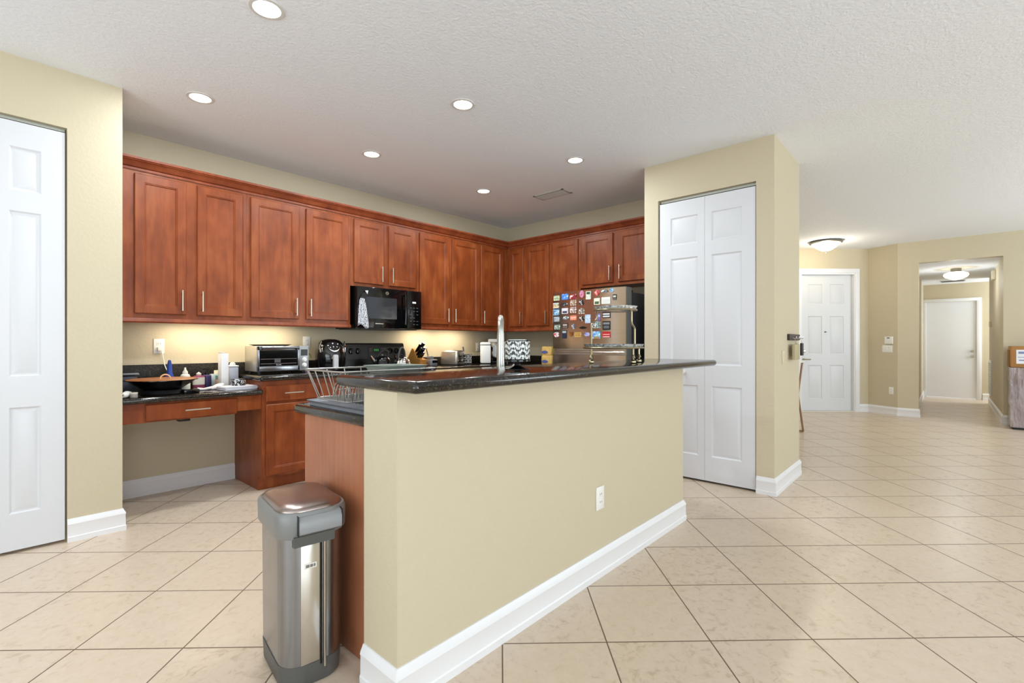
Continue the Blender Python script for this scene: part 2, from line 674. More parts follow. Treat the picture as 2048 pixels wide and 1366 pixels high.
def leaf(root, x, wl, mirror, knob_x=None):
    bm = B()
    a, b = (0.10, wl - 0.055) if not mirror else (0.055, wl - 0.10)
    slab(bm, wl, 2.405, 0.03, [(a, b)], ROWS8)
    bm.transform(Matrix.Translation((x, 0, 0.018)))
    lf = obj('door_leaf', bm, DOORW, root, ang=20)
    if knob_x is not None:
        bm = B()
        knob(bm, x + knob_x, -0.03, 0.93)
        obj('door_knob', bm, WHITEP, lf)
    return lf


d1 = thing('door_1', 'white bifold closet door at the left edge beside the desk niche', 'door', (-0.80, 3.908, 0), 0, kind='structure')
for i in range(4):
    leaf(d1, 0.002 + i * 0.2855, 0.284, i % 2 == 1, None)
part('door_track', mat('track_metal', (196, 198, 190), 0.4, 0.6), d1, (0, 1.145, 0.0, 0.03, 2.437, 2.452))
d2 = thing('door_2', 'white bifold pantry doors with round knob behind the island', 'door', (4.150, 1.928, 0), -90, kind='structure')
leaf(d2, 0.003, 0.398, False, 0.225)
leaf(d2, 0.403, 0.398, True)
part('door_track', MATS['track_metal'], d2, (0, 0.805, 0.0, 0.03, 2.438, 2.458))
# added dark panel, its colour stands for the shade behind the pantry door gaps
struct('pantry_shade_panel', mat('pantry_gap_shade', (60, 58, 54), 0.9), 'added dark panel for the shade behind the pantry door gaps', 'wall', (4.60, 4.62, 1.12, 1.94, 0, 2.6))


def casing(root, w_, h, cw=0.075, y=0.0):
    bm = B()
    for x0, x1, z0, z1 in ((-cw, 0, 0, h), (w_, w_ + cw, 0, h), (-cw, w_ + cw, h + 0.0005, h + cw)):
        box(bm, x0, x1, y - 0.02, y, z0, z1, bev=0.005)
    return obj('door_casing', bm, TRIM, root)


# front door
c_, s_ = AD.x, AD.y
DA = math.degrees(math.atan2(-AD.y, -AD.x))
o0 = A0 + AD * 1.16
d3 = thing('door_3', 'white six panel front door with brass lever and peephole', 'door', (o0.x, o0.y, 0), DA, kind='structure')
casing(d3, 0.925, 2.375)
bm = B()
slab(bm, 0.90, 2.33, 0.04, [(0.14, 0.385), (0.515, 0.76)], [(0.20, 0.78), (0.965, 1.62), (1.83, 2.17)])
bm.transform(Matrix.Translation((0.012, 0.09, 0.02)))
lf = obj('door_leaf', bm, DOORW, d3, ang=20)
part('door_jamb', TRIM, d3, (0, 0.012, -0.01, 0.115, 0, 2.375), (0.913, 0.925, -0.01, 0.115, 0, 2.375), (0, 0.925, -0.01, 0.115, 2.352, 2.375))
part('threshold', OFFW, d3, (0, 0.925, -0.02, 0.09, 0.001, 0.018))
bm = B()
knob(bm, 0.075, 0.05, 1.04, 0.026)
obj('deadbolt', bm, NICK, lf)
bm = B()
knob(bm, 0.075, 0.05, 0.90, 0.016)
tube(bm, [(0.075, 0.012, 0.90), (0.12, 0.008, 0.90), (0.18, 0.012, 0.897)], 0.009, 8)
obj('lever', bm, BRASS, lf)
bm = B()
knob(bm, 0.45, 0.05, 1.37, 0.007)
obj('peephole', bm, GREYD, lf)

# hallway end door
d4 = thing('door_4', 'plain white flush door with silver knobs at the hallway end', 'door', (13.95, 0.394, 0), -90, kind='structure')
bm = B()
for x0, x1, z0, z1 in ((0.0, 0.052, 0, 2.065), (0.843, 0.917, 0, 2.065), (0.0, 0.917, 2.0655, 2.13)):
    box(bm, x0, x1, -0.02, 0, z0, z1, bev=0.005)
obj('door_casing', bm, TRIM, d4)
bm = B()
box(bm, 0.052, 0.843, 0.01, 0.05, 0.02, 2.063)
lf = obj('door_leaf', bm, mat('flush_door', (228, 230, 236), 0.45), d4)
bm = B()
knob(bm, 0.775, 0.01, 1.01, 0.026)
obj('deadbolt', bm, NICK, lf)
bm = B()
knob(bm, 0.775, 0.01, 0.90, 0.03)
obj('door_knob', bm, NICK, lf)


# ================================================================== CABINETS
def pull(bm, x, y, z, L, vertical=True):
    h = L / 2
    if vertical:
        a, b = (x, y - 0.028, z - h), (x, y - 0.028, z + h)
        st = [(x, z - h + 0.02), (x, z + h - 0.02)]
    else:
        a, b = (x - h, y - 0.028, z), (x + h, y - 0.028, z)
        st = [(x - h + 0.02, z), (x + h - 0.02, z)]
    tube(bm, [a, b], 0.0055, 10)
    for px, pz in st:
        tube(bm, [(px, y, pz), (px, y - 0.028, pz)], 0.004, 8)


def cabinet(name, label, loc, rz, w, z0, z1, depth, doors=(), drawers=(), group=None, cat='cabinet', toe=False, m=None, side=None):
    r = thing(name, label, cat, loc, rz, group)
    bm = B()
    if toe:
        box(bm, 0, w, -depth + 0.07, -0.002, 0.001, 0.105)
        box(bm, 0, w, -depth, -0.002, 0.105, z1)
    else:
        box(bm, 0, w, -depth, -0.002, z0, z1)
    obj('carcass', bm, m or CHERRY, r)
    for x0, x1, a, b, hs in doors:
        bm = B()
        cab_panel(bm, x0, x1, a, b, -depth)
        d = obj('door', bm, CHERRY, r, ang=20)
        if hs:
            hx = x0 + 0.03 if hs[0] == 'l' else x1 - 0.03
            hz = (a + 0.105) if hs[1] == 'b' else (b - 0.105)
            bm = B()
            pull(bm, hx, -depth - 0.02, hz, 0.155)
            obj('handle', bm, NICK, d)
    for x0, x1, a, b in drawers:
        bm = B()
        cab_panel(bm, x0, x1, a, b, -depth, flat=True)
        d = obj('drawer', bm, CHERRY, r, ang=20)
        bm = B()
        pull(bm, (x0 + x1) / 2, -depth - 0.02, (a + b) / 2, 0.155, False)
        obj('handle', bm, NICK, d)
    return r


UD = 0.33
KY = 4.62
ZB, ZT = 1.36, 2.41
A_, T_ = 1.393, 2.388
G1 = 'cherry wall cabinets'


def kcab(label, x0, x1, doors, zb=ZB):
    return cabinet('wall_cabinet', label, (x0, KY, 0), 0, x1 - x0 - 0.001, zb, ZT, UD,
                   [(a - x0, b - x0, zb + 0.033, T_, h) for a, b, h in doors], group=G1)


kcab('tall cherry wall cabinet with two doors above the desk', 0.613, 1.48, [(0.741, 1.054, 'rb'), (1.126, 1.448, 'lb')])
kcab('tall cherry two door wall cabinet left of the microwave', 1.48, 2.412, [(1.511, 1.909, 'rb'), (1.976, 2.383, 'lb')])
kcab('short cherry two door cabinet directly over the microwave', 2.412, 3.205, [(2.447, 2.776, 'rb'), (2.84, 3.174, 'lb')], zb=1.737)
kcab('tall cherry two door cabinet right of the microwave', 3.205, 4.148, [(3.234, 3.648, 'rb'), (3.695, 4.136, 'lb')])
kcab('narrow single door cherry cabinet at the kitchen wall corner', 4.148, 4.67, [(4.162, 4.56, 'lb')])


def fcab(label, ya, yb, doors, zb=ZB):
    return cabinet('wall_cabinet', label, (5.0, ya, 0), -90, ya - yb - 0.001, zb, ZT, 0.33,
                   [(ya - a, ya - b, zb + 0.033, T_, h) for a, b, h in doors], group=G1)


fcab('cherry corner cabinet with a narrow and a wider door left of the fridge', 4.288, 3.575, [(4.25, 4.013, 'rb'), (3.966, 3.606, 'rb')])
fcab('single door cherry cabinet partly hidden by the fridge left edge', 3.575, 3.15, [(3.542, 3.179, 'lb')])
fcab('short cherry two door cabinet over the refrigerator', 3.15, 2.075, [(3.122, 2.72, 'rb'), (2.655, 2.25, 'lb')], zb=1.812)

# crown: swept profile along the cabinet fronts (inside corner)
CR = [(0, 0), (0.010, 0), (0.011, 0.010), (0.004, 0.012), (0.004, 0.019), (0.015, 0.023), (0.022, 0.030), (0.034, 0.048), (0.048, 0.058), (0.052, 0.060), (0.050, 0.065), (0.058, 0.068), (0.059, 0.084), (0, 0.084)]
o = baseboard('crown_molding', [(0.613, 4.29), (4.67, 4.29), (4.67, 2.075)], 'cherry crown molding along the tops of all wall cabinets', CR, 2.4105, CHERRYD, None)
o['category'] = 'crown molding'
LR = [(0, 0), (0.012, 0), (0.018, 0.010), (0.014, 0.022), (0.008, 0.034), (0, 0.034)]
for nm, pth in (('cherry light rail under the cabinets left of the microwave', [(0.613, 4.29), (2.411, 4.29)]),
                ('cherry light rail under the corner cabinets right of the microwave', [(3.206, 4.29), (4.67, 4.29), (4.67, 3.152)])):
    pr = [(-0.02, 0)] + LR[1:-1] + [(-0.02, 0.034)]
    o = baseboard('light_rail', pth, nm, pr, 1.3255, CHERRYD, None)
    o['category'] = 'light rail'

# under-cabinet strips (warm)
for nm, x0, x1 in (('white under cabinet light strip above the desk', 0.98, 1.42), ('white under cabinet light strip above the toaster oven', 1.52, 1.96),
                   ('white under cabinet light strip above the knife block', 3.26, 3.64), ('white under cabinet light strip above the toaster', 3.72, 4.14)):
    t = thing('under_cabinet_light', nm, 'light', ((x0 + x1) / 2, 4.44, 1.36), 0, 'under cabinet lights')
    hw = (x1 - x0) / 2
    part('housing', WHITEP, t, (-hw, hw, -0.03, 0.03, -0.022, -0.0005))
    part('diffuser', mat('warm_diffuser', (255, 240, 200), 0.4, emit=(255, 225, 160), estr=5), t, (-hw + 0.01, hw - 0.01, -0.02, 0.02, -0.026, -0.022))
    area('under_cabinet_lamp', ((x0 + x1) / 2, 4.44, 1.328), (R(8), 0, 0), x1 - x0 - 0.02, 0.04, 2.3, (1.0, 0.87, 0.66))

# base cabinets
ZC = 0.918
G2 = 'cherry base cabinets'
cabinet('base_cabinet', 'cherry base cabinet with drawers and doors between desk and range', (1.50, KY, 0), 0, 0.945, 0, ZC - 0.041, 0.60,
        [(0.028, 0.445, 0.125, 0.690, None), (0.475, 0.915, 0.125, 0.690, None)], [(0.028, 0.445, 0.712, 0.838), (0.475, 0.915, 0.712, 0.838)], G2, toe=True)
cabinet('base_cabinet', 'cherry base cabinet right of the range under the toaster', (3.222, KY, 0), 0, 1.17, 0, ZC - 0.041, 0.60,
        [(0.028, 0.565, 0.125, 0.690, 'rt'), (0.60, 1.12, 0.125, 0.690, 'lt')], [(0.028, 0.565, 0.712, 0.838), (0.60, 1.12, 0.712, 0.838)], G2, toe=True)
cabinet('base_cabinet', 'cherry corner base cabinet left of the refrigerator', (4.998, 4.60, 0), -90, 1.545, 0, ZC - 0.041, 0.60,
        [(0.62, 1.06, 0.125, 0.690, 'rt'), (1.09, 1.52, 0.125, 0.690, 'lt')], [(0.62, 1.06, 0.712, 0.838), (1.09, 1.52, 0.712, 0.838)], G2, toe=True)

# desk apron with a drawer
t = thing('desk_apron', 'cherry desk apron with one wide drawer over open knee space', 'desk', (0.612, KY, 0))
part('apron_frame', CHERRY, t, (0, 0.141, -0.60, -0.58, 0.640, 0.774), (0.141, 0.705, -0.60, -0.58, 0.640, 0.774), (0.705, 0.885, -0.60, -0.58, 0.660, 0.774),
     (0, 0.02, -0.58, -0.004, 0.66, 0.774), (0.866, 0.885, -0.58, -0.004, 0.66, 0.774))
bm = B()
cab_panel(bm, 0.141, 0.705, 0.650, 0.762, -0.60, flat=True)
dr = obj('drawer', bm, CHERRY, t, ang=20)
bm = B()
pull(bm, 0.44, -0.62, 0.706, 0.155, False)
obj('handle', bm, NICK, dr)
part('drawer_bracket', BLACKM, t, (0.35, 0.42, -0.54, -0.46, 0.615, 0.645), bev=0.004)


# granite tops with bullnose: profile outline extruded
def top(bm, x0, x1, y0, y1, z0, z1, r=0.018):
    box(bm, x0, x1, y0, y1, z0, z1, bev=r, seg=4)


bm = B()
top(bm, 1.475, 2.447, 3.975, 4.618, ZC - 0.04, ZC)
ct = tag(obj('countertop', bm, GRAN), 'dark granite countertop with backsplash under the toaster oven', 'countertop')
part('backsplash', GRANB, ct, (1.475, 2.447, 4.598, 4.6185, ZC, 1.012), bev=0.003)
bm = B()
top(bm, 3.218, 4.998, 3.975, 4.618, ZC - 0.04, ZC)
top(bm, 4.358, 4.998, 3.050, 4.03, ZC - 0.04, ZC - 0.0003)
ct = tag(obj('countertop', bm, GRAN), 'dark granite corner countertop holding toaster and coffee makers', 'countertop')
part('backsplash', GRANB, ct, (3.218, 4.998, 4.598, 4.6185, ZC, 1.012), (4.978, 4.9985, 3.050, 4.597, ZC, 1.012), bev=0.003)
bm = B()
top(bm, 0.613, 1.4985, 3.975, 4.618, 0.775, 0.815)
ct = tag(obj('desk_countertop', bm, GRAN), 'lower dark granite desk top with tall backsplash at the left', 'countertop')
part('backsplash', GRANB, ct, (0.613, 1.472, 4.598, 4.6185, 0.815, 1.012), (0.613, 0.633, 4.0, 4.597, 0.815, 1.012), bev=0.003)

# ================================================================== ISLAND
IY0, IY1, IX0, IX1 = 1.31, 1.508, 0.90, 3.152
struct('wall_island', WALL, 'tan half wall of the kitchen island facing the camera', 'wall', (IX0, IX1, IY0, IY1, 0, 1.0215))
baseboard('baseboard_island', [(IX0, IY1), (IX0, IY0), (IX1, IY0), (IX1, IY1)], 'white baseboard around the island half wall')
bm = B()
top(bm, 0.885, 3.462, 1.195, 1.69, 1.022, 1.062, 0.0185)
tag(obj('bar_countertop', bm, GRAN), 'raised dark granite bar top on the island half wall', 'countertop')
t = cabinet('island_cabinet', 'cherry island base cabinet with plain veneer end beside trash can', (3.14, IY1 + 0.002, 0), 180, 2.18, 0, 0.873, 0.57,
            [(0.03 + i * 0.715, 0.03 + i * 0.715 + 0.69, 0.125, 0.69, 'rt') for i in range(3)], [(0.03 + i * 0.715, 0.03 + i * 0.715 + 0.69, 0.712, 0.838) for i in range(3)], G2, toe=True)
part('end_panel', CHERRYP, t, (2.181, 2.187, -0.565, -0.002, 0.001, 0.872))
bm = B()
top(bm, 0.925, 3.145, 1.511, 2.135, 0.874, 0.914)
tag(obj('island_countertop', bm, GRAN), 'lower dark granite sink counter behind the bar', 'countertop')


# ------------------------------------------------------------------ outlets, switches
def outlet(name, label, loc, rz, wd=0.072, ht=0.116, kind='outlet', mm=None, group=None):
    t = thing(name, label, 'outlet' if kind == 'outlet' else 'light switch', loc, rz, group)
    mm = mm or WHITEP
    bm = B()
    box(bm, -wd / 2, wd / 2, -0.006, -0.0005, -ht / 2, ht / 2, bev=0.002)
    obj('cover_plate', bm, mm, t)
    if kind == 'outlet':
        for s in (-1, 1):
            sk = part('socket', mm, t, (-0.017, 0.017, -0.008, -0.005, s * 0.02 - 0.014, s * 0.02 + 0.014), bev=0.001)
            for q in (-1, 1):
                part('slot', GREYD, sk, (q * 0.007 - 0.0012, q * 0.007 + 0.0012, -0.0085, -0.0078, s * 0.02 - 0.004, s * 0.02 + 0.006))
    else:
        n = max(1, round((wd - 0.02) / 0.046))
        for i in range(n):
            x = (i - (n - 1) / 2) * 0.046
            bm = B()
            box(bm, x - 0.016, x + 0.016, -0.010, -0.005, -0.032, 0.032, bev=0.0015)
            obj('rocker', bm, mm, t)
    return t


CREAM = mat('cream_plate', (214, 202, 172), 0.4)
outlet('wall_outlet', 'white outlet low on the island half wall', (2.112, IY0, 0.395), 0)
outlet('wall_outlet', 'white outlet above the desk with a cable plugged in', (0.955, KY, 1.155), 0)
outlet('wall_outlet', 'white outlet on the backsplash right of the toaster oven', (2.135, KY, 1.185), 0)
outlet('wall_outlet', 'white outlet on the backsplash left of the white canister', (4.435, KY, 1.125), 0)
outlet('light_switch', 'tan light switch on the pantry side wall', (4.375, 0.99, 1.063), 0, kind='switch', mm=CREAM)
bd = (Vector(P2) - Vector(P1)).normalized()
ang = math.degrees(math.atan2(bd.y, bd.x))
q1 = Vector(P1) + bd * 0.345
q2 = Vector(P1) + bd * 0.315
q3 = Vector(P1) + bd * 0.375
outlet('wall_outlet', 'small white outlet low on the wall below the alarm keypad', (q3.x, q3.y, 0.40), ang, mm=WHITEP)
outlet('light_switch', 'white triple light switch under the alarm keypad', (q2.x, q2.y, 1.085), ang, wd=0.165, kind='switch')
t = thing('alarm_keypad', 'white alarm keypad on the wall right of the front door', 'keypad', (q1.x, q1.y, 1.225), ang)
part('keypad_case', WHITEP, t, (-0.062, 0.062, -0.028, -0.0005, -0.06, 0.06), bev=0.006)
part('display', GREYD, t, (-0.022, 0.022, -0.029, -0.027, 0.030, 0.044))


# ================================================================== CEILING FIXTURES
def recessed(loc, label):
    t = thing('recessed_light', label, 'ceiling light', loc, 0, 'recessed ceiling lights')
    bm = B()
    pr = [(0.060, 0.0), (0.062, -0.006), (0.078, -0.005), (0.082, -0.0005)]
    rings = [[(r * math.cos(2 * PI * i / 40), r * math.sin(2 * PI * i / 40), z) for i in range(40)] for r, z in pr]
    loft(bm, rings, False, False)
    obj('trim_ring', bm, mat('lamp_trim', (214, 212, 210), 0.5), t)
    bm = B()
    lathe(bm, [(0.0605, -0.0008), (0.0605, -0.003), (0.0, -0.0045)], seg=40)
    obj('lens', bm, LENS, t)
    return t


r0 = recessed((0.93, 2.43, H), 'round recessed light at the top edge of the photo, nearest of six')
lights = [(0.93, 2.43)]
for x, y, lab in ((0.975, 3.635, 'round recessed light over the desk near the closet wall'),
                  (2.19, 2.425, 'round recessed light over the middle of the island'),
                  (2.245, 3.64, 'round recessed light in front of the microwave'),
                  (3.52, 2.43, 'round recessed light nearest the pantry corner'),
                  (3.585, 3.645, 'round recessed light farthest back near the kitchen corner')):
    dup(r0, (x, y, H), lab)
    lights.append((x, y))
for x, y in lights:
    area('recessed_lamp', (x, y, H - 0.012), (0, 0, 0), 0.11, 0.11, 12.5, (0.90, 0.97, 1.0), 'DISK', 180)

t = thing('ceiling_vent', 'white air vent in the kitchen ceiling', 'vent', (4.16, 3.17, H), 0)
bm = B()
for a in ((-0.09, 0.09, -0.20, -0.175), (-0.09, 0.09, 0.175, 0.20), (-0.09, -0.065, -0.2, 0.2), (0.065, 0.09, -0.2, 0.2)):
    box(bm, *a, -0.010, -0.0005, bev=0.002)
obj('vent_frame', bm, mat('vent_white', (186, 186, 182), 0.5), t)
bm = B()
for i in range(6):
    x = -0.055 + i * 0.022
    box(bm, -0.010, 0.010, -0.176, 0.176, -0.001, 0.001, M=Matrix.Translation((x, 0, -0.008)) @ Matrix.Rotation(R(35), 4, 'Y'))
obj('louvers', bm, MATS['vent_white'], t)
part('duct', GREYD, t, (-0.066, 0.066, -0.176, 0.176, -0.0015, -0.0005))

t = thing('flush_mount_light', 'glowing bowl ceiling light with bronze rim above the front door', 'ceiling light', (9.0, 1.43, H))
bm = B()
lathe(bm, [(0.20, -0.0005), (0.225, -0.012), (0.228, -0.028), (0.205, -0.036), (0.19, -0.036)], seg=40)
obj('rim', bm, mat('pewter', (120, 118, 112), 0.35, 0.9), t)
bm = B()
lathe(bm, [(0.198, -0.037), (0.18, -0.06), (0.13, -0.105), (0.085, -0.135), (0.05, -0.148), (0.0, -0.15)], seg=40)
obj('glass_bowl', bm, GLOBE, t)
bm = B()
lathe(bm, [(0.012, -0.15), (0.014, -0.156), (0.006, -0.162), (0.006, -0.178), (0.009, -0.184), (0.001, -0.19)], seg=14)
obj('finial', bm, MATS['pewter'], t)
point('entry_lamp', (9.0, 1.43, H - 0.26), 11, (1.0, 0.88, 0.68))

t = thing('hall_light', 'glowing round flush light on the hallway ceiling', 'ceiling light', (11.15, -0.107, HZ))
bm = B()
lathe(bm, [(0.07, -0.0005), (0.07, -0.05), (0.10, -0.06)], seg=32)
obj('canopy', bm, mat('satin_nickel', (150, 148, 142), 0.4, 0.8), t)
bm = B()
lathe(bm, [(0.10, -0.061), (0.155, -0.085), (0.165, -0.115), (0.14, -0.15), (0.06, -0.185), (0.0, -0.195)], seg=36)
obj('glass_globe', bm, GLOBE, t)
point('hall_lamp', (11.15, -0.107, HZ - 0.27), 10, (0.86, 0.94, 1.0))
area('passage_daylight', (13.55, -1.7, 1.6), (R(90), 0, R(0)), 0.7, 1.6, 36, (0.86, 0.94, 1.0))
t = thing('hall_vent', 'flat air vent on the hallway ceiling before the end door', 'vent', (13.3, -0.08, HZ))
part('vent_frame', MATS['vent_white'], t, (-0.1, 0.1, -0.19, 0.19, -0.014, -0.0005), bev=0.003)
part('louvers', GREYD, t, *[(-0.085 + i * 0.03, -0.070 + i * 0.03, -0.17, 0.17, -0.016, -0.013) for i in range(6)])
t = thing('door_chime', 'tan box of a door chime high on the right hallway wall', 'door chime', (11.5, HY0, 2.325))
part('chime_case', mat('chime_tan', (196, 188, 164), 0.5), t, (-0.10, 0.10, 0.0005, 0.05, -0.075, 0.075), bev=0.006)
t = thing('thermostat', 'small wall thermostat on the right hallway wall', 'thermostat', (12.62, HY0, 1.53))
part('thermostat_case', CREAM, t, (-0.05, 0.05, 0.0005, 0.028, -0.05, 0.05), bev=0.006)
t = thing('return_grille', 'white air return grille low on the right hallway wall', 'vent', (12.75, HY0, 0.53))
part('grille_frame', TRIM, t, (-0.3, 0.3, 0.0005, 0.014, -0.33, 0.33), bev=0.003)
part('slats', mat('grille_slat', (200, 200, 200), 0.5), t, *[(-0.27, 0.27, 0.014, 0.020, -0.30 + i * 0.04, -0.28 + i * 0.04) for i in range(15)])

# ================================================================== APPLIANCES
# ---- refrigerator (faces -X); local x runs left to right as seen, front at local -y
FS = 0.912
FD = 0.90
FR = 4.85
FY = 3.312 * FS
t = thing('refrigerator', 'stainless refrigerator covered with magnets beside the pantry', 'refrigerator', (FR, FY, 0), -90)
FW = 0.92 * FS
part('cabinet_body', mat('fridge_side', (40, 44, 52), 0.45), t, (0.003, FW - 0.003, -FD + 0.125, 0, 0.02, 1.655), bev=0.006)
DRS = mat('fridge_door_edge', (112, 116, 116), 0.4, 0.3)


def fdoor(name, z0, z1):
    bm = B()
    n = 14
    rings = []
    out = []
    for i in range(n + 1):
        x = 0.002 + (FW - 0.004) * i / n
        e = abs(2 * i / n - 1)
        out.append((x, -FD + 0.022 * e ** 3.2))
    poly = [(0.002, -FD + 0.115)] + out + [(FW - 0.002, -FD + 0.115)]
    prism(bm, poly, 'z', z0, z1)
    return obj(name, bm, STEELF, t, ang=30)


fdoor('upper_door', 1.124, 1.698)
fdoor('lower_door', 0.70, 1.064)
fdoor('freezer_drawer', 0.10, 0.69)
part('door_gasket', DRS, t, (FW - 0.006, FW + 0.002, -FD + 0.03, -FD + 0.12, 0.10, 1.697), (0.004, FW - 0.004, -FD + 0.055, -FD + 0.115, 0.08, 1.69))
bm = B()
box(bm, 0.004, FW - 0.004, -FD + 0.043, -FD + 0.055, 1.065, 1.123)
for z in (1.064, 0.665):
    tube(bm, [(0.03, -FD + 0.037, z + 0.03), (FW - 0.03, -FD + 0.037, z + 0.03)], 0.010, 8)
obj('handle_channel', bm, mat('handle_silver', (206, 200, 192), 0.2, 1.0), t)
for hx in (0.02, FW - 0.11):
    part('hinge_cap', BLACKM, t, (hx, hx + 0.085, -FD + 0.055, -FD + 0.2, 1.6555, 1.678), bev=0.004)
part('toe_grille', BLACKM, t, (0.01, FW - 0.01, -FD + 0.11, -FD + 0.16, 0.001, 0.08))


def fridge_front(y):
    e = abs(2 * ((FY - y) - 0.002) / (FW - 0.004) - 1)
    return FR - FD + 0.022 * e ** 3.2


def mag_mat(name, cols):
    """small printed picture: blotches of a few colours"""
    if name in MATS:
        return MATS[name]
    m = bpy.data.materials.new(name)
    m.use_nodes = True
    k = N(m)
    tc = k.new('ShaderNodeTexCoord')
    nz = k.new('ShaderNodeTexNoise')
    nz.inputs['Scale'].default_value = 46
    nz.inputs['Detail'].default_value = 1
    k.link(tc.outputs['Object'], nz.inputs['Vector'])
    cr = k.new('ShaderNodeValToRGB')
    cr.color_ramp.interpolation = 'CONSTANT'
    e = cr.color_ramp.elements
    e[0].position = 0
    e[0].color = lin(cols[0])
    e[1].position = 0.62
    e[1].color = lin(cols[-1])
    for i, c in enumerate(cols[1:-1]):
        x = e.new(0.44 + 0.09 * i)
        x.color = lin(c)
    k.link(nz.outputs[0], cr.inputs[0])
    k.link(cr.outputs[0], k.b.inputs['Base Color'])
    k.b.inputs['Roughness'].default_value = 0.3
    MATS[name] = m
    return m


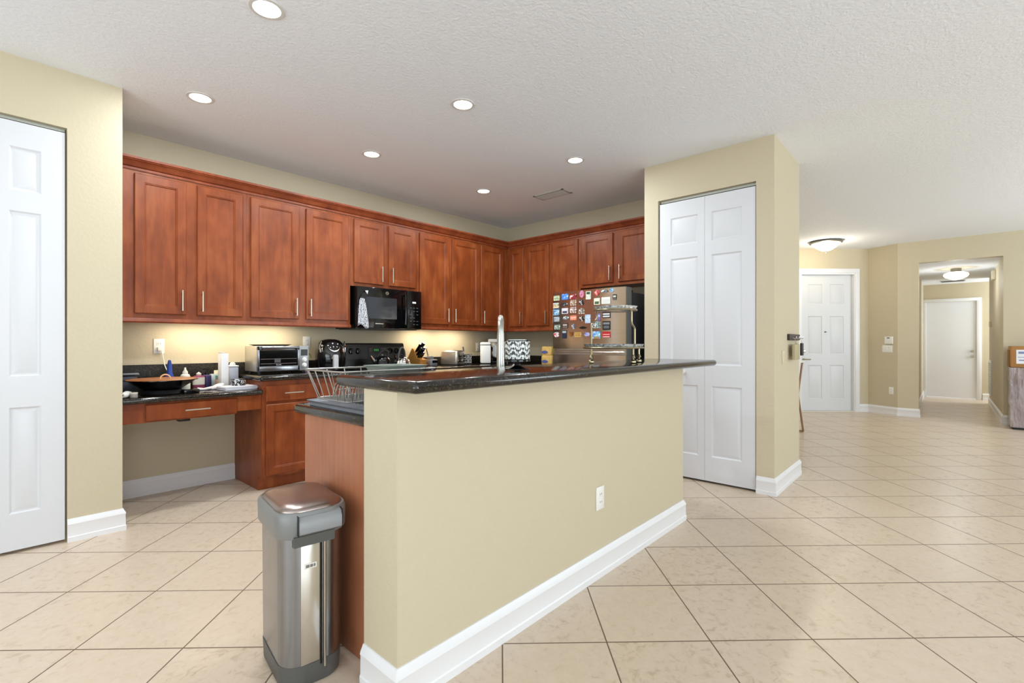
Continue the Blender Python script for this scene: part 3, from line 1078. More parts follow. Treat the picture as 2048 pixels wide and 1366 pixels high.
WH, BK, RD, BL = (238, 236, 230), (24, 24, 26), (190, 32, 42), (60, 110, 200)
MAGS = [
    # label, y, z, w, h, shape, colours, bands [(z0,z1 fraction, colour)]
    ('cream and green picture magnet in the top left corner of the fridge', 3.251, 1.682, .088, .055, 'r', [(226, 224, 200), (176, 196, 150), WH], [(.35, .55, (150, 160, 120))]),
    ('bright blue square magnet with white lettering strokes on the fridge', 3.129, 1.689, .088, .063, 'r', [(66, 128, 216), (90, 150, 226), (225, 235, 250)], []),
    ('red and white lettered magnet in the top row of the fridge', 3.015, 1.682, .088, .050, 'r', [(236, 230, 226), (150, 52, 58), (96, 34, 44)], [(0, .22, (150, 40, 48))]),
    ('pink and lilac figure magnet at the fridge top middle', 2.904, 1.703, .056, .078, 'e', [(176, 160, 200), (214, 120, 150), (160, 44, 70)], []),
    ('white upright magnet with a dark tree top picture', 2.821, 1.685, .060, .086, 'r', [(232, 234, 224), (205, 214, 196), WH], [(.62, .92, (58, 84, 60))]),
    ('round white magnet with a red ring at the fridge top', 2.718, 1.704, .060, .060, 'ring', [WH, (200, 60, 60), WH], []),
    ('white script word magnet slanting at the fridge top', 2.625, 1.714, .086, .034, 's', [(232, 232, 232), (120, 120, 122), (40, 40, 42)], []),
    ('small bluebird shaped magnet at the fridge top', 2.545, 1.719, .044, .040, 'e', [(64, 118, 170), (150, 196, 226), (40, 70, 120)], []),
    ('small black card magnet near the fridge right edge', 2.512, 1.647, .043, .057, 'r', [BK, (34, 34, 36), (50, 50, 52)], [(.45, .8, (200, 198, 186)), (.12, .22, (150, 150, 140))]),
    ('tan city skyline magnet at the left of the second row', 3.260, 1.600, .088, .060, 'r', [(196, 158, 110), (222, 206, 170), (110, 110, 84)], [(.72, 1, (190, 206, 206)), (0, .2, (226, 214, 180))]),
    ('dark oval magnet with pale lettering in the second row', 3.133, 1.607, .082, .036, 'e', [(40, 48, 52), (60, 68, 72), (190, 196, 190)], []),
    ('grey and tan photo magnet in the second row', 3.015, 1.617, .078, .062, 'r', [(206, 200, 190), (150, 120, 96), (232, 226, 214)], []),
    ('white magnet with a black curled mark in the second row', 2.908, 1.615, .054, .054, 'r', [(204, 208, 210), (30, 32, 36), (236, 236, 236)], []),
    ('white card magnet with a green fir tree above the tray', 2.716, 1.614, .070, .070, 'r', [(236, 234, 220), (228, 226, 208), (214, 214, 190)], [(.1, .5, (74, 100, 66))]),
    ('white lined note paper held on the fridge', 2.611, 1.618, .100, .070, 'r', [(232, 232, 228), (232, 232, 228), (226, 226, 222)], [(.2, .25, (190, 190, 186)), (.4, .45, (190, 190, 186)), (.6, .65, (190, 190, 186))]),
    ('blue and white seaside magnet at the left of the third row', 3.256, 1.528, .084, .074, 'r', [(70, 120, 170), (160, 200, 226), (232, 238, 240)], [(.86, 1, (30, 56, 110))]),
    ('white magnet with a dark mountain in the third row', 3.129, 1.533, .086, .062, 'r', [(226, 224, 232), (226, 224, 232), (204, 204, 220)], [(.12, .48, (58, 60, 84))]),
    ('white collage magnet of four small pictures in the third row', 3.017, 1.539, .082, .064, 'r', [(232, 228, 222), (150, 116, 110), (240, 238, 234)], [(.47, .53, WH)]),
    ('arched white building magnet in the third row', 2.908, 1.523, .070, .064, 'a', [(216, 212, 206), (120, 108, 96), (236, 232, 226)], []),
    ('grey landscape magnet at the left of the fourth row', 3.251, 1.446, .082, .055, 'r', [(130, 140, 146), (176, 186, 190), (206, 212, 214)], [(.7, .9, (190, 204, 214))]),
    ('white car shaped magnet in the fourth row', 3.118, 1.456, .082, .040, 's', [(222, 224, 228), (120, 130, 140), (240, 240, 240)], []),
    ('coral pink rectangular magnet in the fourth row', 3.015, 1.453, .082, .050, 'r', [(226, 130, 104), (232, 144, 116), (236, 160, 136)], [(.42, .6, (244, 214, 200))]),
    ('black and white panda face magnet in the fourth row', 2.904, 1.442, .062, .056, 'e', [(230, 228, 224), (36, 36, 38), (236, 234, 230)], []),
    ('pale blue upright map magnet in the fourth row', 2.828, 1.436, .068, .090, 'r', [(176, 200, 226), (206, 220, 236), (120, 150, 190)], []),
    ('violet and blue magnet right of the stand pole', 2.701, 1.449, .056, .076, 'r', [(96, 84, 140), (130, 110, 160), (120, 100, 150)], [(.55, .8, (170, 196, 230))]),
    ('black magnet with two rows of white lettering', 2.605, 1.466, .092, .060, 'r', [BK, BK, (40, 40, 42)], [(.58, .82, (226, 226, 226)), (.16, .42, (214, 214, 214))]),
    ('white villa picture magnet at the left of the fifth row', 3.242, 1.358, .082, .052, 'r', [(206, 212, 208), (120, 140, 120), (238, 238, 234)], []),
    ('dark brown plate magnet with pale lettering', 3.126, 1.370, .080, .054, 'r', [(58, 42, 42), (70, 50, 48), (60, 44, 44)], [(.5, .8, (200, 192, 182)), (.15, .3, (150, 140, 132))]),
    ('small white and grey figure magnet in the fifth row', 3.013, 1.360, .050, .058, 'e', [(206, 204, 214), (90, 92, 110), (236, 236, 240)], []),
    ('black cut out word magnet in the fifth row', 2.889, 1.343, .094, .028, 's', [BK, (30, 28, 26), (20, 20, 20)], []),
    ('pale green stamp magnet right of the stand pole', 2.708, 1.370, .064, .069, 'r', [(196, 206, 204), (104, 130, 130), (232, 236, 232)], [(.3, .36, (90, 110, 112))]),
    ('black poster magnet with a white figure emblem', 2.604, 1.360, .088, .091, 'r', [BK, BK, (32, 32, 34)], [(.62, .86, (130, 134, 136)), (.16, .5, (96, 100, 104))]),
    ('red and white flower magnet at the left of the bottom row', 3.251, 1.273, .098, .059, 's', [(190, 40, 62), (232, 226, 226), (150, 30, 60)], []),
    ('navy bottle shaped magnet in the bottom row', 3.136, 1.275, .062, .090, 'r', [(34, 38, 64), (44, 48, 76), (60, 60, 84)], [(.66, .92, (176, 180, 186))]),
    ('brown shield shaped magnet in the bottom row', 3.045, 1.274, .055, .054, 'sh', [(150, 90, 40), (120, 66, 30), (186, 130, 70)], []),
    ('gold lettered magnet in the bottom row', 2.955, 1.270, .088, .053, 'r', [(206, 170, 104), (190, 150, 84), (220, 190, 130)], [(.3, .42, (160, 116, 60)), (.6, .72, (160, 116, 60))]),
    ('blue oval magnet beside the stand pole', 2.837, 1.272, .070, .043, 'e', [(96, 108, 190), (170, 176, 226), (196, 150, 160)], []),
    ('blue sky and beach picture magnet in the bottom row', 2.722, 1.264, .092, .076, 'r', [(90, 150, 214), (150, 196, 232), (226, 234, 240)], [(0, .3, (160, 140, 96))]),
    ('red rectangular magnet with white lettering in the bottom right', 2.605, 1.266, .092, .061, 'r', [(196, 30, 40), (180, 26, 38), (206, 60, 64)], [(.08, .2, (236, 226, 222)), (.45, .6, (230, 170, 170))]),
]
for i, (lab, y, z, mw, mh, shp, cols, bands) in enumerate(MAGS):
    y, z, mw, mh = y * FS, 1.18 + (z - 1.18) * FS, mw * FS, mh * FS
    xf = (fridge_front(y - mw / 2) + fridge_front(y + mw / 2)) / 2
    sl = math.atan2(fridge_front(y - mw / 2) - fridge_front(y + mw / 2), mw)
    mg = thing('fridge_magnet' if 'paper' not in lab else 'note_paper', lab, 'magnet' if 'paper' not in lab else 'paper', (xf - 0.0012, y, z), 0, 'magnets on the refrigerator door')
    mg.rotation_euler = (0, 0, R(-90) + sl)
    a, b = mw / 2, mh / 2
    if shp == 'r':
        poly = rrect(mw, mh, 0.004, 2)
    elif shp in ('e', 'ring'):
        poly = [(a * math.cos(2 * PI * q / 20), b * math.sin(2 * PI * q / 20)) for q in range(20)]
    elif shp == 'a':
        poly = [(-a, -b), (a, -b), (a, 0)] + [(a * math.cos(PI * q / 8), b * math.sin(PI * q / 8)) for q in range(1, 8)] + [(-a, 0)]
    elif shp == 'sh':
        poly = [(0, -b), (a * .8, -b * .3), (a, b), (-a, b), (-a * .8, -b * .3)]
    else:
        random.seed(i)
        poly = [(a * (.72 + .28 * random.random()) * math.cos(2 * PI * q / 12) * 1.1, b * (.7 + .3 * random.random()) * math.sin(2 * PI * q / 12) * 1.1) for q in range(12)]
    bm = B()
    prism(bm, poly, 'y', -0.004, 0)
    obj('printed_face', bm, mag_mat('magnet_print_%d' % i, cols), mg, smooth=False)
    for j, (b0, b1, c) in enumerate(bands):
        fx = 0.42 if (b1 - b0) < 0.3 else 0.36
        part('printed_band', mat('magnet_band_%d_%d' % c[:2] + '_%d' % c[2], c, 0.4), mg, (-mw * fx, mw * fx, -0.0046, -0.0038, -b + mh * b0, -b + mh * b1))
    if shp == 'ring':
        bm = B()
        tube(bm, [(0.023 * math.cos(2 * PI * q / 24), -0.0042, 0.023 * math.sin(2 * PI * q / 24)) for q in range(24)], 0.003, 6, True)
        obj('red_ring', bm, mat('ring_red', (190, 60, 60), 0.4), mg)

# ---- microwave
MX0, MX1, MZ0, MZ1, MY = 2.436, 3.200, 1.322, 1.734, 4.205
t = thing('microwave', 'black over the range microwave under the short cabinet', 'microwave', (MX0, KY, 0))
mw = MX1 - MX0
dp = KY - MY
part('housing', BLACK, t, (0, mw, -dp + 0.035, -0.003, MZ0, MZ1))
part('vent_panel', GREYD, t, (0.02, mw - 0.02, -dp + 0.06, -0.03, MZ0 - 0.006, MZ0 - 0.0005))
bm = B()
box(bm, 0.003, 0.575, -dp, -dp + 0.034, MZ0 + 0.006, MZ1 - 0.004, bev=0.004)
dr = obj('door', bm, GLASSB, t)
part('window', mat('micro_window', (44, 47, 52), 0.06, coat=0.3), dr, (0.07, 0.45, -dp - 0.0012, -dp, MZ0 + 0.10, MZ1 - 0.10))
bm = B()
tube(bm, [(0.545, -dp - 0.02, MZ0 + 0.05), (0.545, -dp - 0.026, MZ0 + 0.2), (0.545, -dp - 0.02, MZ1 - 0.05)], 0.008, 8)
for z in (MZ0 + 0.06, MZ1 - 0.06):
    box(bm, 0.539, 0.551, -dp - 0.02, -dp, z - 0.008, z + 0.008)
obj('handle', bm, BLACK, dr)
bm = B()
box(bm, 0.578, mw - 0.002, -dp, -dp + 0.034, MZ0 + 0.006, MZ1 - 0.004, bev=0.004)
cp = obj('control_panel', bm, BLACK, t)
bm = B()
for i in range(3):
    for j in range(6):
        if (i + j) % 4:
            box(bm, 0.612 + i * 0.042, 0.635 + i * 0.042, -dp - 0.0012, -dp, MZ0 + 0.05 + j * 0.035, MZ0 + 0.056 + j * 0.035)
obj('keys', bm, mat('key_grey', (96, 96, 98), 0.4), cp)
part('clock_display', mat('display_white', (190, 200, 210), 0.4, emit=(210, 220, 230), estr=0.6), cp, (0.645, 0.69, -dp - 0.0012, -dp, MZ1 - 0.135, MZ1 - 0.118))
bm = B()
tube(bm, [(0.335 + 0.015 * math.cos(2 * PI * q / 24), -dp - 0.001, MZ1 - 0.052 + 0.015 * math.sin(2 * PI * q / 24)) for q in range(24)], 0.002, 6, True)
em = obj('emblem', bm, NICK, dr)
text('emblem_letters', 'GE', 0.017, NICK, dr, (0.335, -dp - 0.001, MZ1 - 0.052), (R(90), 0, 0))
part('door_badge', NICK, dr, (0.20, 0.29, -dp - 0.001, -dp, MZ0 + 0.047, MZ0 + 0.054))

# towel hanging over the microwave's left edge
t = thing('dish_towel', 'black and white patterned towel hanging from the left side of the microwave', 'towel', (MX0 + 0.075, MY - 0.006, 1.70))
bm = B()
rows = []
for j in range(15):
    f = j / 14
    z = -0.085 - 0.275 * f
    wd = 0.022 + 0.040 * f ** 0.7
    row = []
    for i in range(13):
        u = i / 12 * 2 - 1
        row.append((-0.03 + u * wd + 0.012 * f, -0.010 - 0.010 * f * (1 + math.sin(u * 8 + f * 2)) / 2, z - 0.02 * f * math.sin(u * 3)))
    rows.append(row)
vs = [[bm.verts.new(p) for p in r] for r in rows]
for a, b in zip(vs, vs[1:]):
    for i in range(12):
        bm.faces.new((a[i], a[i + 1], b[i + 1], b[i]))
tw = mat('towel_print', (222, 224, 230), 0.9)
k = N(tw)
tc = k.new('ShaderNodeTexCoord')
wv = k.new('ShaderNodeTexWave')
wv.inputs['Scale'].default_value = 30
wv.inputs['Distortion'].default_value = 9
wv.inputs['Detail Scale'].default_value = 2
k.link(tc.outputs['Object'], wv.inputs['Vector'])
cr = k.new('ShaderNodeValToRGB')
cr.color_ramp.interpolation = 'CONSTANT'
cr.color_ramp.elements[0].color = lin((28, 34, 52))
cr.color_ramp.elements[1].position = 0.42
cr.color_ramp.elements[1].color = lin((222, 224, 230))
k.link(wv.outputs[0], cr.inputs[0])
k.link(cr.outputs[0], k.b.inputs['Base Color'])
o = obj('cloth', bm, tw, t, ang=80)
o.modifiers.new('thick', 'SOLIDIFY').thickness = 0.003
bm = B()
prism(bm, [(-0.055, -0.085), (-0.005, -0.085), (0.03, -0.045), (0.02, -0.02), (-0.03, -0.05)], 'y', -0.012, -0.004)
obj('hanging_loop', bm, BLACKM, t)
bm = B()
prism(bm, [(0.0, -0.012), (0.032, -0.008), (0.024, -0.045)], 'y', -0.016, -0.008)
obj('tag', bm, mat('towel_tag', (210, 212, 214), 0.7), t)

# ---- range
t = thing('range', 'black electric range with back control panel beneath the microwave', 'range', (2.452, KY, 0))
rw = 0.758
part('body', BLACKM, t, (0, rw, -0.645, -0.012, 0.02, 0.905))
part('cooktop', GLASSB, t, (0, rw, -0.655, -0.10, 0.9055, 0.925), bev=0.004)
bm = B()
box(bm, 0.01, rw - 0.01, -0.685, -0.646, 0.26, 0.80, bev=0.006)
od = obj('oven_door', bm, GLASSB, t)
bm = B()
tube(bm, [(0.06, -0.725, 0.76), (rw - 0.06, -0.725, 0.76)], 0.012, 10)
for x in (0.08, rw - 0.08):
    tube(bm, [(x, -0.685, 0.76), (x, -0.725, 0.76)], 0.008, 8)
obj('handle', bm, BLACK, od)
part('storage_drawer', BLACK, t, (0.01, rw - 0.01, -0.675, -0.646, 0.05, 0.245), bev=0.005)
bm = B()
prism(bm, [(-0.10, 0.9055), (-0.012, 0.9055), (-0.012, 1.172), (-0.055, 1.178), (-0.072, 1.165)], 'x', 0.0, rw)
bk = obj('back_panel', bm, mat('range_black', (20, 20, 20), 0.25), t)
tilt = math.atan2(0.028, 0.26)


def on_panel(bm_fn, x, z):
    y = -0.10 + 0.028 * (z - 0.9055) / 0.2595
    return Matrix.Translation((x, y, z)) @ Matrix.Rotation(-tilt, 4, 'X')


bm = B()
box(bm, 0.04, 0.30, -0.002, 0.001, -0.10, 0.02, M=on_panel(0, 0.0, 1.115))
box(bm, 0.31, rw - 0.04, -0.002, 0.001, -0.10, 0.02, M=on_panel(0, 0.0, 1.115))
obj('control_fascia', bm, mat('fascia', (42, 44, 44), 0.35), bk)
for x in (0.105, 0.185, rw - 0.185, rw - 0.105):
    bm = B()
    lathe(bm, [(0.031, 0), (0.031, 0.004), (0.024, 0.006), (0.022, 0.022), (0.0, 0.024)], seg=20)
    box(bm, -0.004, 0.004, -0.022, 0.022, 0.02, 0.030)
    bm.transform(on_panel(0, x, 1.095) @ Matrix.Rotation(R(90), 4, 'X'))
    obj('knob', bm, BLACK, bk)
bm = B()
box(bm, 0.36, 0.45, -0.0035, 0.001, -0.02, 0.02, M=on_panel(0, 0.0, 1.105))
obj('clock_display', bm, BLACK, bk)
bm = B()
for i, dx in enumerate((0.378, 0.398, 0.418)):
    box(bm, dx, dx + 0.010, -0.0045, -0.003, -0.010, 0.010, M=on_panel(0, 0.0, 1.105))
obj('clock_digits', bm, mat('digits_green', (60, 180, 80), 0.5, emit=(60, 220, 90), estr=0.25), bk)
bm = B()
for x in (0.325, 0.345, 0.47, 0.49, 0.51):
    for z in (-0.012, 0.008):
        box(bm, x, x + 0.012, -0.0035, -0.001, z, z + 0.008, M=on_panel(0, 0.0, 1.105))
obj('buttons', bm, mat('button_grey', (110, 110, 108), 0.5), bk)

# ---- kettles on the range
t = thing('kettle', 'shiny silver ribbed kettle with dark loop handle on the range', 'kettle', (2.985, 4.26, 0.9255), 20)
bm = B()
seg = 48
pr = [(0.070, 0), (0.084, 0.008), (0.088, 0.035), (0.078, 0.070), (0.055, 0.098), (0.034, 0.108), (0.0, 0.112)]
rings = []
for r, z in pr:
    rings.append([((r * (1 + 0.035 * math.cos(12 * 2 * PI * i / seg) * (1 if 0.01 < z < 0.1 else 0)) if r > 0 else 1e-4) * math.cos(2 * PI * i / seg),
                   (r * (1 + 0.035 * math.cos(12 * 2 * PI * i / seg) * (1 if 0.01 < z < 0.1 else 0)) if r > 0 else 1e-4) * math.sin(2 * PI * i / seg), z) for i in range(seg)])
loft(bm, rings)
obj('kettle_body', bm, CHROME, t)
bm = B()
tube(bm, bez((-0.06, 0, 0.095), (-0.05, 0, 0.24), (0.06, 0, 0.24), (0.055, 0, 0.10), 16), 0.009, 10)
obj('handle', bm, mat('handle_grey', (70, 70, 72), 0.3), t)
bm = B()
tube(bm, [(-0.06, 0, 0.075), (-0.10, 0, 0.10), (-0.122, 0, 0.125)], [0.018, 0.014, 0.010], 10)
obj('spout', bm, CHROME, t)
bm = B()
lathe(bm, [(0.03, 0.109), (0.03, 0.114), (0.008, 0.116), (0.012, 0.128), (0.0, 0.132)], seg=20)
obj('kettle_lid', bm, BLACK, t)
t = thing('kettle', 'black kettle with slanted handle on the range left of the silver kettle', 'kettle', (2.775, 4.30, 0.9255), -15)
bm = B()
lathe(bm, [(0.075, 0), (0.085, 0.01), (0.085, 0.06), (0.07, 0.10), (0.04, 0.122), (0.0, 0.126)], seg=32)
obj('kettle_body', bm, BLACK, t)
bm = B()
tube(bm, bez((0.055, 0, 0.11), (0.09, 0, 0.19), (0.0, 0, 0.21), (-0.05, 0, 0.11), 14), 0.010, 10)
obj('handle', bm, BLACKM, t)
bm = B()
tube(bm, [(-0.07, 0, 0.06), (-0.105, 0, 0.10), (-0.12, 0, 0.125)], [0.02, 0.014, 0.011], 10)
obj('spout', bm, CHROME, t)
bm = B()
lathe(bm, [(0.012, 0.126), (0.016, 0.138), (0.0, 0.146)], seg=16)
obj('lid_knob', bm, CHROME, t)

# ---- toaster oven
t = thing('toaster_oven', 'stainless toaster oven on the counter beside the desk', 'toaster oven', (1.535, 4.49, ZC))
W_, D_, Z0, Z1 = 0.428, 0.29, 0.022, 0.236
part('shell', mat('oven_shell', (205, 202, 196), 0.35, 0.85), t, (0, W_, -D_ + 0.02, 0, Z0, Z1), bev=0.008)
for x in (0.03, W_ - 0.03):
    for y in (-0.04, -D_ + 0.05):
        bm = B()
        lathe(bm, [(0.014, 0.0005), (0.016, 0.006), (0.012, Z0)], (x, y, 0), 14)
        obj('foot', bm, BLACKM, t)
bm = B()
for a in ((0, 0.345, Z0 + 0.004, Z0 + 0.045), (0, 0.345, Z1 - 0.035, Z1), (0, 0.016, Z0, Z1), (0.33, 0.345, Z0, Z1)):
    box(bm, a[0], a[1], -D_, -D_ + 0.02, a[2], a[3], bev=0.003)
obj('front_frame', bm, STEEL, t)
bm = B()
box(bm, 0.018, 0.328, -D_ + 0.004, -D_ + 0.018, Z0 + 0.046, Z1 - 0.036)
dr = obj('door', bm, mat('oven_glass', (14, 14, 15), 0.06), t)
bm = B()
tube(bm, [(0.02, -D_ - 0.03, Z1 - 0.012), (0.325, -D_ - 0.03, Z1 - 0.012)], 0.010, 12)
for x in (0.03, 0.315):
    tube(bm, [(x, -D_, Z1 - 0.03), (x, -D_ - 0.03, Z1 - 0.012)], 0.006, 8)
obj('handle', bm, STEEL, dr)
bm = B()
for z in (Z0 + 0.066, Z0 + 0.105):
    tube(bm, [(0.025, -D_ + 0.003, z), (0.32, -D_ + 0.003, z)], 0.0025, 6)
obj('rack', bm, CHROME, dr)
text('door_lettering', 'Breville', 0.014, mat('letter_silver', (200, 200, 200), 0.4), dr, (0.17, -D_ + 0.001, Z0 + 0.056), (R(90), 0, 0))
part('hang_tag', mat('tag_grey', (92, 90, 90), 0.5), dr, (0.135, 0.185, -D_ + 0.001, -D_ + 0.003, Z0 + 0.075, Z0 + 0.11))
bm = B()
box(bm, 0.346, W_, -D_, -D_ + 0.02, Z0, Z1, bev=0.004)
cp = obj('control_panel', bm, mat('panel_grey', (170, 172, 174), 0.35, 0.7), t)
part('display', GREYD, cp, (0.356, W_ - 0.012, -D_ - 0.001, -D_ + 0.001, Z1 - 0.085, Z1 - 0.03))
for z in (Z0 + 0.095, Z0 + 0.048):
    bm = B()
    lathe(bm, [(0.020, 0), (0.020, 0.004), (0.016, 0.006), (0.015, 0.018), (0.0, 0.019)], seg=20)
    bm.transform(Matrix.Translation(((0.346 + W_) / 2, -D_, z)) @ Matrix.Rotation(R(90), 4, 'X'))
    obj('knob', bm, WHITEP, cp)
bm = B()
lo = rrect(0.24, 0.16, 0.02, 4)
hi = rrect(0.30, 0.21, 0.03, 4)
loft(bm, [[(x, y, 0.0005) for x, y in lo], [(x, y, 0.014) for x, y in hi], [(x * .98, y * .98, 0.014) for x, y in hi], [(x * .97, y * .97, 0.003) for x, y in lo]])
o = tag(obj('baking_pan', bm, mat('pan_bronze', (120, 104, 88), 0.35, 0.8)), 'thin dark baking pan lying on top of the toaster oven', 'pan')
o.location = (1.70, 4.36, ZC + Z1)

# small bottle opener figure leaning on the wall right of the toaster oven
t = thing('corkscrew', 'slim purple and green corkscrew figure standing right of the toaster oven', 'corkscrew', (2.035, 4.40, ZC))
bm = B()
lathe(bm, [(0.022, 0.0005), (0.02, 0.02), (0.012, 0.05), (0.014, 0.12), (0.018, 0.17), (0.010, 0.20)], seg=16)
obj('body', bm, mat('opener_purple', (150, 110, 130), 0.5), t)
bm = B()
lathe(bm, [(0.012, 0.2005), (0.02, 0.215), (0.014, 0.232), (0.0, 0.236)], seg=16)
obj('cap', bm, BLACKM, t)
bm = B()
tube(bm, [(0.014, 0, 0.17), (0.035, 0, 0.15), (0.04, 0, 0.12)], 0.006, 8)
obj('lever', bm, mat('opener_green', (140, 140, 60), 0.5), t)

# ---- air fryer
t = thing('air_fryer', 'glossy black egg shaped air fryer with silver handle left of the range', 'air fryer', (2.245, 4.36, ZC), -12)
bm = B()
seg = 40
pr = [(0.110, 0.0005), (0.124, 0.012), (0.136, 0.06), (0.138, 0.14), (0.130, 0.21), (0.112, 0.26), (0.085, 0.285), (0.05, 0.297), (0.0, 0.30)]
lathe(bm, pr, seg=seg, sx=1.0, sy=1.12)
obj('shell', bm, mat('fryer_black', (12, 12, 13), 0.1, coat=0.6), t)
bm = B()
lathe(bm, [(0.118, 0.03), (0.137, 0.07), (0.1395, 0.12), (0.134, 0.165), (0.115, 0.166)], seg=seg, sx=0.97, sy=1.13)
bmesh.ops.bisect_plane(bm, geom=bm.verts[:] + bm.edges[:] + bm.faces[:], plane_co=(0, -0.05, 0), plane_no=(0, -1, 0), clear_inner=True)
bk_ = obj('basket_front', bm, BLACK, t)
bm = B()
prism(bm, rrect(0.040, 0.135, 0.017, 5, 0, 0.088), 'y', -0.196, -0.152)
hd = obj('handle', bm, mat('fryer_silver', (206, 206, 208), 0.35, 0.2), t)
bm = B()
M_ = Matrix.Translation((0.0, -0.108, 0.225)) @ Matrix.Rotation(R(58), 4, 'X')
prism(bm, [(0.052 * math.cos(2 * PI * q / 32), 0.062 * math.sin(2 * PI * q / 32)) for q in range(32)], 'z', 0, 0.016)
bm.transform(M_)
cp = obj('control_panel', bm, MATS['fryer_silver'], t)
bm = B()
prism(bm, [(0.040 * math.cos(2 * PI * q / 32), 0.020 + 0.034 * math.sin(2 * PI * q / 32)) for q in range(32)], 'z', 0.0162, 0.019)
bm.transform(M_)
obj('touch_display', bm, mat('fryer_display', (46, 20, 14), 0.1), cp)
bm = B()
for sx in (-1, 1):
    tube(bm, [(sx * 0.136 * math.sin(a_), -0.150 * math.cos(a_) * 1.0 + 0.0, z) for a_, z in ((0.95, 0.175), (1.0, 0.21), (0.98, 0.245), (0.85, 0.275))], 0.006, 8)
obj('trim_strip', bm, CHROME, t)

# ---- knife block
t = thing('knife_block', 'light wooden knife block full of black handled knives', 'knife block', (3.325, 4.43, ZC), -80)
t.scale = (0.9, 0.9, 0.9)
bm = B()
prism(bm, [(-0.105, 0.0005), (0.085, 0.0005), (0.092, 0.085), (0.03, 0.10), (-0.028, 0.215), (-0.055, 0.225), (-0.125, 0.105)], 'y', -0.055, 0.055)
obj('block', bm, wood_mat('block_wood', (176, 118, 54), (196, 138, 68), (210, 156, 86), rough=0.4, grain=(6, 30, 6)), t)
kd = Vector((0.86, 0, 0.51)).normalized()
kn = [(-0.012, 0.178, -0.035, .13), (-0.012, 0.178, 0.0, .15), (-0.012, 0.178, 0.035, .14), (0.008, 0.138, -0.035, .125), (0.008, 0.138, 0.0, .13), (0.008, 0.138, 0.035, .125),
      (0.022, 0.108, -0.03, .085), (0.022, 0.108, 0.0, .09), (0.022, 0.108, 0.03, .085)]
for i, (x, z, y, L) in enumerate(kn):
    a = Vector((x, y, z))
    dd = Vector((0.62, 0, 0.78)).normalized()
    kt = tag(obj('kitchen_knife', (lambda bm: (tube(bm, [a + dd * 0.004, a + dd * L * .3, a + dd * L * .7, a + dd * L], [0.011, 0.014, 0.012, 0.015], 8), bm)[1])(B()), BLACK, None),
             '%s black knife handle in the %s row of the knife block' % (('front', 'middle', 'rear')[i % 3], ('upper', 'centre', 'lower')[i // 3]), 'knife', 'knives in the block')
    kt.location = t.location
    kt.rotation_euler = t.rotation_euler
    kt.scale = (0.9, 0.9, 0.9)
    bm = B()
    for f in (.3, .7):
        tube(bm, [a + dd * L * f + Vector((0, -0.0145, 0)), a + dd * L * f + Vector((0, 0.0145, 0))], 0.003, 6)
    obj('rivets', bm, CHROME, kt)

# small grey gadget with cord
t = thing('kitchen_timer', 'small grey countertop gadget with dark display right of the knife block', 'kitchen gadget', (3.487, 4.40, ZC))
part('base', mat('gadget_grey', (150, 152, 158), 0.35, 0.5), t, (-0.05, 0.055, -0.045, 0.045, 0.0005, 0.075), bev=0.008)
part('display', BLACK, t, (-0.02, 0.05, -0.047, -0.044, 0.035, 0.062))
part('upper_dial', MATS['gadget_grey'], t, (-0.045, 0.01, -0.03, 0.03, 0.075, 0.112), bev=0.006)
bm = B()
tube(bm, bez((0.033, 0.046, 0.02), (0.02, 0.09, 0.13), (-0.02, 0.07, 0.205), (-0.035, 0.05, 0.215)) + bez((-0.035, 0.05, 0.215), (-0.05, 0.04, 0.225), (-0.01, 0.06, 0.12), (0.0, 0.046, 0.04))[1:], 0.003, 6)
obj('cord', bm, BLACKM, t)

# ---- toaster
t = thing('toaster', 'silver four slice toaster on the counter right of the knife block', 'toaster', (3.775, 4.36, ZC), -72)
bm = B()
rings = []
for f, z in ((0.97, 0.014), (1.0, 0.02), (1.0, 0.11), (0.985, 0.150), (0.95, 0.168), (0.90, 0.174)):
    rings.append([(x * f, y * f, z) for x, y in rrect(0.24, 0.19, 0.03, 5)])
loft(bm, rings)
obj('shell', bm, mat('toaster_steel', (206, 200, 190), 0.28, 0.9), t)
part('toaster_base', BLACKM, t, (-0.112, 0.112, -0.088, 0.088, 0.0005, 0.014), bev=0.003)
for y in (-0.045, 0.045):
    part('bread_slot', BLACKM, t, (-0.085, 0.085, y - 0.017, y + 0.017, 0.173, 0.1755))
for y in (-0.05, 0.05):
    part('lever', BLACK, t, (0.118, 0.142, y - 0.016, y + 0.016, 0.10, 0.118), bev=0.003)
    part('lever_slot', BLACK, t, (0.1195, 0.1212, y - 0.005, y + 0.005, 0.045, 0.14))
    for z in (0.045, 0.07):
        part('button', BLACK, t, (0.119, 0.126, y + 0.018, y + 0.034, z, z + 0.012))
    bm = B()
    lathe(bm, [(0.015, 0), (0.013, 0.014), (0, 0.015)], seg=16)
    bm.transform(Matrix.Translation((0.119, y - 0.022, 0.055)) @ Matrix.Rotation(R(90), 4, 'Y'))
    obj('knob', bm, CHROME, t)

